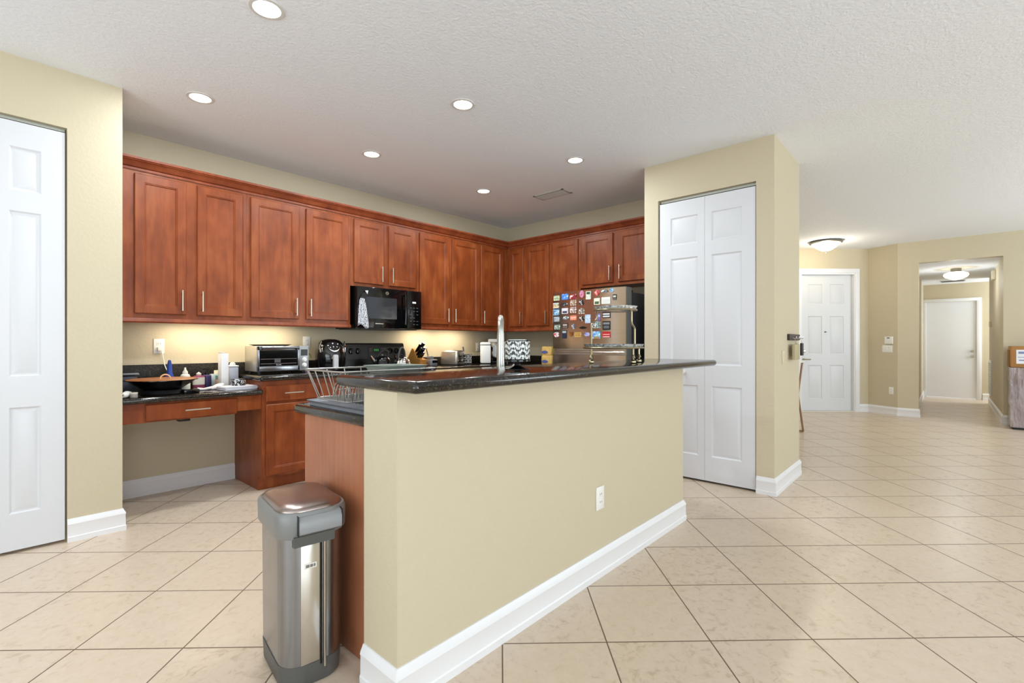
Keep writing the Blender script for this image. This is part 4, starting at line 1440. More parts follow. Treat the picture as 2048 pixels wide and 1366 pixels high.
# napkin holder with square fretwork
t = thing('napkin_holder', 'black metal napkin holder with white square fretwork beside the toaster', 'napkin holder', (4.025, 4.38, ZC), -20)
for y in (-0.028, 0.028):
    part('side_plate', BLACKM, t, (-0.05, 0.05, y - 0.002, y + 0.002, 0.006, 0.125))
    bm = B()
    for i, (x0, z0) in enumerate(((-0.042, 0.072), (0.004, 0.072), (-0.042, 0.018), (0.004, 0.018))):
        for a in ((0, 0.038, 0, 0.005), (0, 0.038, 0.041, 0.046), (0, 0.005, 0, 0.046), (0.033, 0.038, 0, 0.046), (0.012, 0.026, 0.014, 0.018), (0.012, 0.016, 0.014, 0.032)):
            box(bm, x0 + a[0], x0 + a[1], y - 0.0035, y + 0.0035, z0 + a[2], z0 + a[3])
    obj('fretwork', bm, WHITEP, t)
part('tray', BLACKM, t, (-0.055, 0.055, -0.04, 0.04, 0.0005, 0.006))
part('napkins', WHITEP, t, (-0.046, 0.046, -0.02, 0.02, 0.0062, 0.10))
bm = B()
tube(bm, [(4.105, 4.50, ZC + 0.006), (4.105, 4.52, 1.0), (4.108, 4.545, 1.13)], [0.006, 0.006, 0.010], 8)
tag(obj('spatula', bm, GREYD), 'dark spatula handle standing upright behind the napkin holder', 'utensil')

# ---- white canister
t = thing('canister', 'white square canister with lid in front of the coffee maker', 'canister', (4.262, 4.30, ZC), -40)
part('base_ring', BLACKM, t, (-0.06, 0.06, -0.06, 0.06, 0.0005, 0.012), bev=0.003)
part('body', WHITEP, t, (-0.062, 0.062, -0.062, 0.062, 0.012, 0.235), bev=0.010)
part('seal', GREYD, t, (-0.058, 0.058, -0.058, 0.058, 0.235, 0.243))
bm = B()
loft(bm, [[(x, y, z) for x, y in rrect(0.126 * f, 0.126 * f, 0.016 * f, 4)] for f, z in ((1, 0.243), (1, 0.258), (.9, 0.270), (.6, 0.274))])
obj('lid', bm, WHITEP, t)

# ---- coffee makers
t = thing('coffee_maker', 'tall black drip coffee maker with white top behind the faucet', 'coffee maker', (4.56, 4.44, ZC), -45)
part('base', BLACK, t, (-0.075, 0.075, -0.12, 0.09, 0.0005, 0.03), bev=0.006)
part('tower', BLACK, t, (-0.075, 0.075, 0.0, 0.09, 0.03, 0.27), bev=0.006)
part('brew_head', WHITEP, t, (-0.078, 0.078, -0.115, 0.092, 0.27, 0.315), bev=0.010)
bm = B()
lathe(bm, [(0.03, 0.21), (0.045, 0.27)], (0, -0.06, 0), 20)
obj('filter_cone', bm, OFFW, t)
bm = B()
lathe(bm, [(0.045, 0.031), (0.058, 0.05), (0.060, 0.12), (0.045, 0.16), (0.04, 0.17)], (0, -0.06, 0), 24)
obj('carafe', bm, mat('carafe_dark', (30, 22, 18), 0.05), t)
t = thing('pod_coffee_machine', 'pod coffee machine with rounded white head right of the faucet', 'coffee machine', (4.515, 4.12, ZC), -45)
bm = B()
prism(bm, rrect(0.15, 0.20, 0.05, 6), 'z', 0.0005, 0.028)
obj('drip_base', bm, BLACK, t)
part('column', BLACK, t, (-0.045, 0.045, 0.01, 0.09, 0.028, 0.20), bev=0.01)
bm = B()
loft(bm, [[(x, y, z) for x, y in rrect(0.14 * f, 0.19 * f, 0.05 * f, 6)] for f, z in ((.9, 0.198), (1, 0.205), (1, 0.255), (.96, 0.272), (.8, 0.285), (.5, 0.29))])
hd = obj('brew_head', bm, WHITEP, t)
part('head_seam', GREYD, hd, (-0.0712, 0.0712, -0.05, 0.05, 0.222, 0.225))
part('spout', BLACK, t, (-0.02, 0.02, -0.06, -0.03, 0.17, 0.198))
# towel hanging from coffee maker
t = thing('hand_towel', 'light grey towel hanging beside the coffee maker behind the faucet', 'towel', (4.44, 4.285, 1.165), -45)
bm = B()
vs = []
for j in range(10):
    f = j / 9
    vs.append([bm.verts.new((-0.045 + 0.09 * i / 8 * (1 - .1 * f), -0.03 - 0.01 * math.sin(i * 1.3 + f), -0.155 * f - 0.035 * f * i / 8 + 0.0)) for i in range(9)])
for a, b in zip(vs, vs[1:]):
    for i in range(8):
        bm.faces.new((a[i], a[i + 1], b[i + 1], b[i]))
o = obj('cloth', bm, mat('towel_grey', (196, 194, 190), 0.9), t, ang=80)
o.modifiers.new('thick', 'SOLIDIFY').thickness = 0.004
part('towel_hook', CHROME, t, (-0.045, 0.045, -0.034, 0.06, -0.003, 0.003))

# ---- yellow packages beside the fridge
YEL = mat('bag_yellow', (222, 186, 108), 0.45, var=0.18, vscale=18)
for nm, x, y, z, h, wd in (('lower yellow snack package with a blue oval beside the fridge', 4.62, 3.565, ZC, 0.115, 0.17), ('upper yellow snack package with a blue oval stacked beside the fridge', 4.625, 3.57, ZC + 0.1155, 0.105, 0.16)):
    t = thing('snack_package', nm, 'package', (x, y, z), -95, 'yellow packages')
    bm = B()
    loft(bm, [[(px * f, py * f, zz) for px, py in rrect(wd, 0.12, 0.02, 4)] for f, zz in ((.94, 0.0005), (1, 0.012), (1.02, h * .5), (1, h - 0.014), (.92, h - 0.001))])
    obj('wrapper', bm, YEL, t)
    bm = B()
    prism(bm, [(0.05 * math.cos(2 * PI * q / 24) - 0.02, h * .35 + 0.018 * math.sin(2 * PI * q / 24)) for q in range(24)], 'y', -0.0645, -0.0605)
    obj('printed_oval', bm, mat('oval_blue', (84, 98, 168), 0.4), t)

# ================================================================== DESK ITEMS
ZD = 0.8155
# wok
t = thing('electric_wok', 'wide black electric wok with copper brown interior on the desk', 'wok', (0.888, 4.195, ZD))
bm = B()
lathe(bm, [(0.09, 0.03), (0.115, 0.034), (0.205, 0.098), (0.222, 0.100), (0.222, 0.104), (0.20, 0.104)], seg=48)
obj('wok_bowl', bm, BLACK, t)
bm = B()
lathe(bm, [(0.212, 0.1045), (0.205, 0.108), (0.12, 0.112), (0.0, 0.113)], seg=48)
obj('wok_lid', bm, wood_mat('lid_wood', (124, 70, 34), (148, 88, 46), (168, 106, 58), rough=0.45, grain=(3, 20, 3)), t)
bm = B()
tube(bm, bez((-0.03, -0.08, 0.112), (-0.028, -0.08, 0.150), (0.028, -0.08, 0.150), (0.03, -0.08, 0.112), 12), 0.005, 8)
obj('lid_loop', bm, mat('loop_tan', (226, 180, 130), 0.5), t)
bm = B()
lathe(bm, [(0.125, 0.0005), (0.13, 0.006), (0.115, 0.03), (0.0, 0.031)], seg=36)
obj('base', bm, BLACKM, t)
bm = B()
box(bm, 0.10, 0.20, -0.13, -0.06, 0.0005, 0.028, bev=0.006)
for i in range(3):
    tube(bm, [(0.12 + i * 0.025, -0.131, 0.014), (0.12 + i * 0.025, -0.134, 0.014)], 0.004, 8)
obj('control_box', bm, BLACK, t)


def bottle(name, label, cat, x, y, prof, m, cap=None, capm=None, z=ZD, extra=None, sx=1, sy=1, rz=0):
    t = thing(name, label, cat, (x, y, z), rz)
    bm = B()
    lathe(bm, prof, seg=24, sx=sx, sy=sy)
    obj('body', bm, m, t)
    if cap:
        bm = B()
        lathe(bm, cap, seg=18)
        obj('cap', bm, capm, t)
    return t


bottle('basting_bottle', 'blue tapered squeeze bottle standing behind the wok', 'bottle', 0.985, 4.44,
       [(0.034, 0.0005), (0.034, 0.085), (0.03, 0.09)], OFFW, [(0.030, 0.0905), (0.030, 0.10), (0.019, 0.13), (0.015, 0.20), (0.009, 0.232), (0.0, 0.234)], mat('deep_blue', (34, 66, 150), 0.35))
bottle('squeeze_bottle', 'white squeeze bottle with pointed cap right of the wok', 'bottle', 1.08, 4.41,
       [(0.033, 0.0005), (0.034, 0.01), (0.034, 0.10), (0.028, 0.118), (0.017, 0.124)], mat('bottle_cream', (222, 220, 206), 0.35), [(0.018, 0.1245), (0.018, 0.14), (0.008, 0.155), (0.006, 0.172), (0, 0.174)], OFFW)
t = bottle('handwash_bottle', 'magenta and white lotion bottle with flip cap on the desk', 'bottle', 1.190, 4.48,
           [(0.040, 0.0005), (0.042, 0.01), (0.042, 0.085), (0.036, 0.098), (0.016, 0.104)], mat('magenta_bottle', (140, 62, 92), 0.35), [(0.016, 0.1045), (0.018, 0.118), (0.0, 0.132)], OFFW, sy=.7)
bm = B()
lathe(bm, [(0.0428, 0.030), (0.0428, 0.088)], seg=24, sy=.72)
obj('paper_label', bm, OFFW, t)
t = bottle('pump_bottle', 'purple pump bottle with dark pump between lotion and jars', 'bottle', 1.262, 4.53,
           [(0.030, 0.0005), (0.032, 0.008), (0.032, 0.095), (0.02, 0.104)], mat('purple_bottle', (66, 58, 104), 0.3), [(0.016, 0.1045), (0.016, 0.116), (0.006, 0.118), (0.006, 0.14)], BLACK)
bm = B()
tube(bm, [(0, 0, 0.14), (0, 0, 0.152), (-0.03, 0, 0.152), (-0.036, 0, 0.146)], 0.005, 8)
obj('pump_head', bm, BLACK, t)
t = thing('carton', 'small pale blue carton behind the purple pump bottle', 'box', (1.322, 4.565, ZD))
part('carton_body', mat('pale_blue', (186, 200, 208), 0.5), t, (-0.026, 0.026, -0.02, 0.02, 0.0005, 0.105), bev=0.002)
t = bottle('spread_jar', 'short jar with teal lid left of the tall white box', 'jar', 1.345, 4.475,
           [(0.032, 0.0005), (0.034, 0.006), (0.034, 0.066), (0.03, 0.07)], mat('jar_beige', (196, 168, 140), 0.3), [(0.036, 0.0705), (0.036, 0.095), (0.03, 0.10), (0, 0.10)], mat('teal_lid', (104, 146, 140), 0.5))
t = thing('recipe_card', 'cream card leaning on the backsplash behind the teal lidded jar', 'card', (1.375, 4.592, ZD))
bm = B()
box(bm, -0.045, 0.045, -0.002, 0.002, 0.0, 0.135, bev=0.001)
bm.transform(Matrix.Rotation(R(2), 4, 'X'))
obj('card_sheet', bm, mat('card_cream', (214, 208, 184), 0.6), t)
t = thing('tall_carton', 'tall narrow white box standing on the desk', 'box', (1.327, 4.345, ZD), 8)
part('carton_body', mat('carton_white', (226, 224, 224), 0.45), t, (-0.028, 0.028, -0.028, 0.028, 0.0005, 0.280), bev=0.002)
part('carton_flap', OFFW, t, (-0.028, 0.0, -0.025, 0.025, 0.2805, 0.293), bev=0.001)
t = thing('thermos_bottle', 'grey square bottle with round white cap beside the tall white box', 'bottle', (1.425, 4.44, ZD))
part('body', mat('bottle_grey', (176, 178, 190), 0.4), t, (-0.036, 0.036, -0.036, 0.036, 0.0005, 0.165), bev=0.008)
part('shoulder', WHITEP, t, (-0.037, 0.037, -0.037, 0.037, 0.1655, 0.178), bev=0.004)
bm = B()
lathe(bm, [(0.022, 0.1785), (0.022, 0.192), (0.012, 0.202), (0, 0.204)], seg=20)
obj('cap', bm, WHITEP, t)
t = thing('paper_stack', 'stack of folded white papers at the right end of the desk', 'papers', (1.375, 4.165, ZD), 5)
for i in range(4):
    bm = B()
    box(bm, -0.125 + 0.004 * (i % 2), 0.112 + 0.004 * (i % 3), -0.085, 0.085 - 0.004 * (i % 2), 0.0005 + i * 0.007, 0.007 + i * 0.007, bev=0.002)
    obj('folded_sheet', bm, mat('paper_white', (216, 214, 222), 0.7), t)
t = thing('storage_tin', 'small patterned black and silver tin on the paper stack', 'tin', (1.385, 4.185, ZD + 0.0285))
bm = B()
lathe(bm, [(0.050, 0.0005), (0.052, 0.004), (0.052, 0.044)], seg=32)
o = obj('body', bm, mag_mat('tin_print', [(200, 200, 198), (30, 30, 32), (40, 38, 40), (206, 204, 200)]), t)
bm = B()
lathe(bm, [(0.054, 0.0445), (0.054, 0.052), (0, 0.053)], seg=32)
obj('lid', bm, STEEL, t)
t = thing('measuring_scoop', 'white plastic scoop lying on the desk in front of the bottles', 'scoop', (1.20, 4.25, ZD), 10)
bm = B()
bmesh.ops.create_uvsphere(bm, u_segments=20, v_segments=10, radius=1)
bm.transform(Matrix.Translation((0.06, 0, 0.022)) @ Matrix.Rotation(R(-18), 4, 'Y') @ Matrix.Diagonal((0.055, 0.03, 0.02, 1)))
obj('bowl', bm, mat('scoop_pinkwhite', (228, 216, 214), 0.4), t)
bm = B()
tube(bm, [(0.02, 0, 0.016), (-0.04, 0.0, 0.009), (-0.085, 0.004, 0.012)], [0.012, 0.009, 0.014], 8)
obj('handle', bm, MATS['scoop_pinkwhite'], t)
# left corner clutter
t = thing('folded_pouch', 'dark grey folded pouch in the left corner of the desk', 'pouch', (0.725, 4.47, ZD), -8)
bm = B()
loft(bm, [[(x * f, y * f, z) for x, y in rrect(0.13, 0.16, 0.03, 4)] for f, z in ((.9, 0.0005), (1, 0.02), (1, 0.09), (.95, 0.12), (.7, 0.130))])
obj('pouch_body', bm, mat('pouch_grey', (84, 86, 92), 0.7, bump=0.6, bscale=30), t)
part('pouch_flap', mat('flap_grey', (120, 124, 132), 0.6), t, (-0.06, 0.075, -0.085, 0.02, 0.131, 0.142), bev=0.004)
bm = B()
tube(bm, bez((0.645, 4.14, ZD + 0.012), (0.66, 4.10, ZD + 0.05), (0.75, 4.13, ZD + 0.03), (0.70, 4.20, ZD + 0.012), 16) + bez((0.70, 4.20, ZD + 0.012), (0.66, 4.26, ZD + 0.012), (0.65, 4.30, ZD + 0.03), (0.66, 4.34, ZD + 0.012), 10)[1:], 0.007, 8)
tag(obj('power_cable', bm, GREYD), 'dark grey appliance cable coiled left of the wok', 'cord')
t = thing('hand_mixer_wand', 'white handheld kitchen wand lying at the desk front corner', 'hand tool', (0.652, 4.035, ZD), 62)
bm = B()
tube(bm, [(-0.05, 0, 0.021), (-0.03, 0, 0.021), (0.02, 0, 0.024), (0.07, 0, 0.021), (0.10, 0, 0.018)], [0.012, 0.02, 0.021, 0.016, 0.010], 14)
obj('handle', bm, WHITEP, t)
bm = B()
tube(bm, [(-0.045, 0, 0.021), (-0.056, 0, 0.021)], 0.006, 8)
obj('socket_hole', bm, BLACK, t)
t = thing('small_jar', 'small pale jar at the front left of the desk', 'jar', (0.695, 4.03, ZD))
bm = B()
lathe(bm, [(0.021, 0.0005), (0.022, 0.004), (0.022, 0.024)], seg=20)
obj('body', bm, mat('jar_grey', (170, 164, 160), 0.3), t)
bm = B()
lathe(bm, [(0.0225, 0.0245), (0.0225, 0.034), (0, 0.035)], seg=20)
obj('lid', bm, OFFW, t)
bm = B()
tube(bm, [(0.965, 4.604, 1.125), (0.972, 4.600, 1.10), (0.985, 4.597, 1.02)] + bez((0.985, 4.590, 1.01), (1.0, 4.56, 0.93), (1.03, 4.52, 0.90), (1.045, 4.50, 0.865), 12) + [(1.055, 4.492, 0.828), (1.06, 4.49, 0.8195)], 0.0035, 8)
tag(obj('charging_cable', bm, WHITEP), 'white cable hanging from the outlet above the desk', 'cable')
part_ = part('charger_plug', WHITEP, None, (0.942, 0.968, 4.588, 4.6115, 1.117, 1.148), bev=0.004)
tag(part_, 'small white plug in the lower socket above the desk', 'plug')

# ================================================================== ISLAND ITEMS
ZI = 0.9145
t = thing('dish_rack', 'grey wire dish rack with drip tray on the lower island counter', 'dish rack', (1.165, 1.79, ZI))
wx, wy = 0.20, 0.17
ry = 0.095
bm = B()
oz = [(1.0, 0.0005), (1.0, 0.012), (1.04, 0.022), (1.02, 0.022), (0.95, 0.010)]
loft(bm, [[(x * f, y * f, z) for x, y in rrect(2 * wx + 0.03, 0.52, 0.03, 4)] for f, z in oz])
obj('drip_tray', bm, mat('tray_grey', (104, 108, 116), 0.45), t)
WIRE = mat('wire_grey', (168, 166, 162), 0.3, 0.8)
bm = B()


def rrect3(w_, d_, z, r=0.02):
    return [(x, y + ry, z) for x, y in rrect(w_, d_, r, 4)]


tube(bm, rrect3(2 * wx + 0.055, 2 * wy - 0.005, 0.152), 0.0038, 8, True)
tube(bm, rrect3(2 * wx - 0.02, 2 * wy - 0.07, 0.03), 0.003, 8, True)
obj('rim_wire', bm, WIRE, t)
for s in (-1, 1):
    bm = B()
    for i in range(6):
        f = i / 5 * 2 - 1
        tube(bm, [(f * (wx - 0.03), ry + s * (wy - 0.035), 0.03), (f * (wx + 0.01), ry + s * (wy - 0.004), 0.152)], 0.0022, 6)
    obj('side_wires', bm, WIRE, t)
    bm = B()
    for i in range(5):
        f = i / 4 * 2 - 1
        tube(bm, [(s * (wx - 0.01), ry + f * (wy - 0.06), 0.03), (s * (wx + 0.026), ry + f * (wy - 0.03), 0.152)], 0.0022, 6)
    obj('end_wires', bm, WIRE, t)
bm = B()
for i in range(18):
    y = -0.235 + i * 0.45 / 17
    tube(bm, [(-wx + 0.02, y, 0.03), (wx - 0.02, y, 0.03)], 0.002, 6)
    for x in (-0.10, 0.02):
        tube(bm, bez((x - 0.02, y, 0.03), (x - 0.02, y, 0.11), (x + 0.02, y, 0.11), (x + 0.02, y, 0.03), 8), 0.0018, 6)
obj('plate_wires', bm, WIRE, t)
t = thing('roasting_pan', 'grey green flared pan resting in the dish rack behind the bar', 'pan', (1.285, 1.88, ZI + 0.1125), 0)
bm = B()
lo, hi = rrect(0.17, 0.15, 0.02, 4), rrect(0.22, 0.20, 0.025, 4)
loft(bm, [[(x, y, 0.0005) for x, y in lo], [(x, y, 0.05) for x, y in hi], [(x * 1.06, y * 1.06, 0.052) for x, y in hi], [(x * .97, y * .97, 0.05) for x, y in hi], [(x * .96, y * .96, 0.004) for x, y in lo]])
obj('pan_body', bm, mat('pan_green', (132, 140, 130), 0.45, 0.0), t)

# faucet behind the bar
t = thing('kitchen_faucet', 'tall brushed steel gooseneck faucet standing behind the bar top', 'faucet', (1.90, 1.80, ZI), -47)
FA = mat('faucet_steel', (186, 186, 180), 0.3, 1.0)
bm = B()
lathe(bm, [(0.030, 0.0005), (0.030, 0.008), (0.024, 0.014), (0.0225, 0.02)], seg=24)
obj('base', bm, FA, t)
bm = B()
tube(bm, [(0, 0, 0.02), (0, 0, 0.16), (0, 0, 0.30)] + bez((0, 0.0, 0.33), (0, 0.01, 0.425), (0, 0.17, 0.435), (0, 0.185, 0.33), 18), [0.0225, 0.0225, 0.020] + [0.018] * 19, 16)
obj('gooseneck', bm, FA, t)
bm = B()
tube(bm, [(0, 0.185, 0.328), (0, 0.187, 0.26), (0, 0.188, 0.20)], [0.019, 0.022, 0.020], 16)
obj('spray_head', bm, FA, t)
bm = B()
tube(bm, [(0.022, 0, 0.10), (0.045, 0, 0.105), (0.075, 0, 0.15)], [0.012, 0.010, 0.007], 10)
obj('lever', bm, FA, t)

# damask candle holder
t = thing('candle_holder', 'black and white damask drum on a small black pedestal on the bar', 'candle holder', (1.602, 1.415, 1.0625))
bm = B()
lathe(bm, [(0.056, 0.0005), (0.054, 0.004), (0.030, 0.010), (0.014, 0.018), (0.011, 0.026), (0.020, 0.032), (0.052, 0.035), (0.058, 0.037), (0.058, 0.043), (0.0, 0.043)], seg=40)
obj('pedestal', bm, BLACK, t)
dm = bpy.data.materials.new('damask')
dm.use_nodes = True
k = N(dm)
tc = k.new('ShaderNodeTexCoord')
sp = k.new('ShaderNodeSeparateXYZ')
k.link(tc.outputs['Object'], sp.inputs[0])
an = k.math('ARCTAN2', sp.outputs[1], sp.outputs[0])
u = k.math('MULTIPLY', an, 4.0)
v = k.math('MULTIPLY', sp.outputs[2], 88)
au = k.math('ABSOLUTE', k.math('SINE', u))
s1 = k.math('SINE', k.math('ADD', k.math('MULTIPLY', au, 5.0), v))
s2 = k.math('COSINE', k.math('SUBTRACT', k.math('MULTIPLY', au, 9.0), k.math('MULTIPLY', v, 2.3)))
ss = k.math('MULTIPLY', s1, s2)
nz = k.new('ShaderNodeTexNoise')
nz.inputs['Scale'].default_value = 260
k.link(tc.outputs['Object'], nz.inputs['Vector'])
ss = k.math('ADD', ss, k.math('MULTIPLY', k.math('SUBTRACT', nz.outputs[0], 0.5), 2.2))
g = k.math('GREATER_THAN', ss, -0.02)
mx = k.new('ShaderNodeMix', data_type='RGBA')
k.link(g, mx.inputs[0])
mx.inputs[6].default_value = lin((16, 17, 20))
mx.inputs[7].default_value = lin((226, 228, 224))
k.link(mx.outputs[2], k.b.inputs['Base Color'])
k.b.inputs['Roughness'].default_value = 0.35
bm = B()
lathe(bm, [(0.0555, 0.0435), (0.0555, 0.128), (0.052, 0.128), (0.052, 0.10)], seg=48)
obj('patterned_drum', bm, dm, t)
bm = B()
for z in (0.0455, 0.1275):
    tube(bm, [(0.057 * math.cos(2 * PI * q / 40), 0.057 * math.sin(2 * PI * q / 40), z) for q in range(40)], 0.002, 6, True)
obj('rim_bands', bm, BLACK, t)
bm = B()
lathe(bm, [(0.040, 0.0435), (0.040, 0.133), (0.0, 0.133)], seg=28)
obj('glass_cup', bm, mat('cup_glass', (214, 222, 220), 0.1), t)

# two tier tray stand
t = thing('tiered_tray_stand', 'two tier crystal tray stand with brass legs on the bar', 'serving stand', (2.52, 1.455, 1.0625))
BR = BRASS
CRY = mat('crystal', (216, 222, 216), 0.12, 0.35, var=0.75, vscale=70)
feet = []
vd = Vector((math.cos(R(30.2)), math.sin(R(30.2)), 0))
lf_ = Vector((-vd.y, vd.x, 0))
for fp in (lf_ * 0.135 - vd * 0.10, lf_ * -0.10 - vd * 0.06, lf_ * -0.14 + vd * 0.10):
    fx, fy = fp.x, fp.y
    bm = B()
    lathe(bm, [(0.010, 0.0005), (0.016, 0.006), (0.016, 0.014), (0.009, 0.02)], (fx, fy, 0), 14)
    lg = bm
    top_ = 0.085
    tube(lg, [(fx, fy, 0.018), (fx, fy, top_)], 0.006, 10)
    lathe(lg, [(0.006, 0.028), (0.013, 0.032), (0.010, 0.042), (0.006, 0.05)], (fx, fy, 0), 14)
    l_ = obj('leg', lg, BR, t)
    bm = B()
    bmesh.ops.create_uvsphere(bm, u_segments=14, v_segments=8, radius=0.012)
    bm.transform(Matrix.Translation((fx, fy, 0.013)))
    obj('foot_ball', bm, BLACK, l_)


def tray(cx, cy, r, z):
    bm = B()
    sg = 48
    rings = []
    for rr, zz, sc in ((r * .86, 0, 0), (r * .95, 0.004, 0), (r, 0.020, .012), (r * 1.03, 0.026, .02), (r * .99, 0.024, .012), (r * .93, 0.008, 0), (r * .5, 0.006, 0)):
        rings.append([(cx + rr * (1 + sc * math.cos(16 * 2 * PI * q / sg)) * math.cos(2 * PI * q / sg), cy + rr * (1 + sc * math.cos(16 * 2 * PI * q / sg)) * math.sin(2 * PI * q / sg), z + zz) for q in range(sg)])
    loft(bm, rings)
    o = obj('crystal_tray', bm, CRY, t, ang=50)
    bm = B()
    tube(bm, [(cx + r * 1.0 * math.cos(2 * PI * q / 40), cy + r * 1.0 * math.sin(2 * PI * q / 40), z + 0.004) for q in range(40)], 0.005, 8, True)
    obj('brass_ring', bm, BR, o)
    return o


tray(lf_.x * 0.012, lf_.y * 0.012, 0.172, 0.086)
tray(0.0, 0.0, 0.122, 0.306)
# poles: left pole rises from its foot and scrolls in, right pole steps inward
bm = B()
vd = Vector((math.cos(R(30.2)), math.sin(R(30.2)), 0))
lf_ = Vector((-vd.y, vd.x, 0))
L0 = lf_ * 0.135 - vd * 0.10
tube(bm, [L0 + Vector((0, 0, 0.086)), L0 + Vector((0, 0, 0.15)), L0 + Vector((0, 0, 0.20))] + bez(L0 + Vector((0, 0, 0.215)), L0 + Vector((0, 0, 0.25)), lf_ * 0.10 + Vector((0, 0, 0.22)), lf_ * 0.105 - vd * 0.05 + Vector((0, 0, 0.308)), 12), 0.0055, 10)
obj('pole', bm, BR, t)
bm = B()
R0 = lf_ * -0.115 + vd * 0.09
tube(bm, [R0 + Vector((0, 0, 0.088)), R0 + Vector((0, 0, 0.19))] + bez(R0 + Vector((0, 0, 0.20)), R0 + Vector((0, 0, 0.22)), lf_ * -0.095 + vd * 0.05 + Vector((0, 0, 0.22)), lf_ * -0.095 + vd * 0.05 + Vector((0, 0, 0.25)), 10) + [lf_ * -0.095 + vd * 0.05 + Vector((0, 0, 0.308))], 0.0055, 10)
obj('pole', bm, BR, t)
bm = B()
tube(bm, [L0 + Vector((0, 0, 0.215)) + lf_ * (0.012 * math.cos(a_ / 10 * 2 * PI)) * (1 - a_ / 24) - lf_ * 0.012 + Vector((0, 0, 0.014 * math.sin(a_ / 10 * 2 * PI) * (1 - a_ / 24))) for a_ in range(16)], 0.004, 8)
obj('scroll', bm, CRY, t)

# ================================================================== TRASH CAN
t = thing('trash_can', 'stainless step trash can with grey collar beside the island end', 'trash can', (0.808, 1.793, 0), -8)
TW, TD = 0.232, 0.345


def tr(f, z, dx=0.0, dw=0.0, dd=0.0, r=0.075):
    return [(x, y, z) for x, y in rrect(TW + dw, TD + dd, r, 8)]


bm = B()
loft(bm, [tr(1, 0.0005, dw=-.030, dd=-.022), tr(1, 0.006, dw=-.022, dd=-.014), tr(1, 0.075, dw=-.016, dd=-.010), tr(1, 0.0752, dw=-.03, dd=-.02)])
obj('base_skirt', bm, GREYD if False else mat('can_base', (84, 84, 82), 0.45), t)
bm = B()
loft(bm, [tr(1, 0.075, dw=-.020, dd=-.014, r=.07), tr(1, 0.50, dw=-.014, dd=-.012, r=.07), tr(1, 0.55, dw=-.014, dd=-.012, r=.07)])
obj('body', bm, STEEL, t)
bm = B()
loft(bm, [tr(1, 0.515, dw=.006, dd=.006), tr(1, 0.522, dw=.012, dd=.012), tr(1, 0.590, dw=.014, dd=.014), tr(1, 0.602, dw=.004, dd=.004), tr(1, 0.602, dw=-.016, dd=-.016)])
obj('collar', bm, mat('can_collar', (126, 127, 126), 0.38, 0.15), t)
bm = B()
loft(bm, [tr(1, 0.596, dw=-.012, dd=-.012), tr(1, 0.606, dw=-.010, dd=-.010), tr(1, 0.615, dw=-.03, dd=-.03, r=.066), tr(1, 0.622, dw=-.08, dd=-.09, r=.05), tr(1, 0.624, dw=-.15, dd=-.2, r=.03)])
obj('lid', bm, STEELB, t, ang=60)
part('lid_gap', BLACK, t, (-TW / 2 + 0.04, TW / 2 - 0.04, -TD / 2 + 0.02, TD / 2 - 0.02, 0.590, 0.598))
# hinge at the near end
bm = B()
prism(bm, [(-TD / 2 + 0.03, 0.601), (-TD / 2 - 0.012, 0.590), (-TD / 2 - 0.022, 0.572), (-TD / 2 - 0.022, 0.535), (-TD / 2 - 0.008, 0.525), (-TD / 2 + 0.03, 0.53)], 'x', -0.062, 0.082)
hg = obj('hinge_cover', bm, mat('hinge_grey', (138, 140, 142), 0.35, 0.2), t)
part('hinge_seam', BLACK, hg, (-0.0645, -0.0625, -TD / 2 - 0.0235, -TD / 2 + 0.02, 0.53, 0.596))
part('hinge_seam', BLACK, hg, (0.0825, 0.0845, -TD / 2 - 0.0235, -TD / 2 + 0.02, 0.53, 0.596))
bm = B()
prism(bm, [(-TD / 2 - 0.012, 0.525), (-TD / 2 + 0.02, 0.525), (-TD / 2 + 0.02, 0.488), (-TD / 2 - 0.010, 0.490)], 'x', -0.075, 0.06)
obj('hinge_bracket', bm, MATS['can_base'], t)
yb_ = -TD / 2 + 0.0055
part('back_rail', mat('rail_steel', (214, 212, 206), 0.2, 1.0), t, (-0.050, 0.012, yb_ - 0.003, yb_ + 0.003, 0.078, 0.49), bev=0.001)
bm = B()
tube(bm, [(0.030, yb_ - 0.004, 0.05), (0.030, yb_ - 0.004, 0.49)], 0.005, 8)
obj('pull_rod', bm, MATS['rail_steel'], t)
part('rod_slot', BLACK, t, (0.015, 0.022, yb_ - 0.0012, yb_ + 0.002, 0.06, 0.49))
st = part('sticker', mat('sticker_white', (224, 224, 218), 0.5), t, (-0.038, 0.002, yb_ - 0.0042, yb_ - 0.003, 0.405, 0.423))
bm = B()
for a in ((-0.034, -0.022), (-0.020, -0.010), (-0.008, -0.002)):
    box(bm, a[0], a[1], yb_ - 0.0046, yb_ - 0.0042, 0.409, 0.419)
obj('sticker_print', bm, mat('sticker_print', (120, 118, 112), 0.5), st)
part('step_pedal', MATS['can_base'], t, (-0.06, 0.06, TD / 2 - 0.005, TD / 2 + 0.02, 0.015, 0.03), bev=0.004)

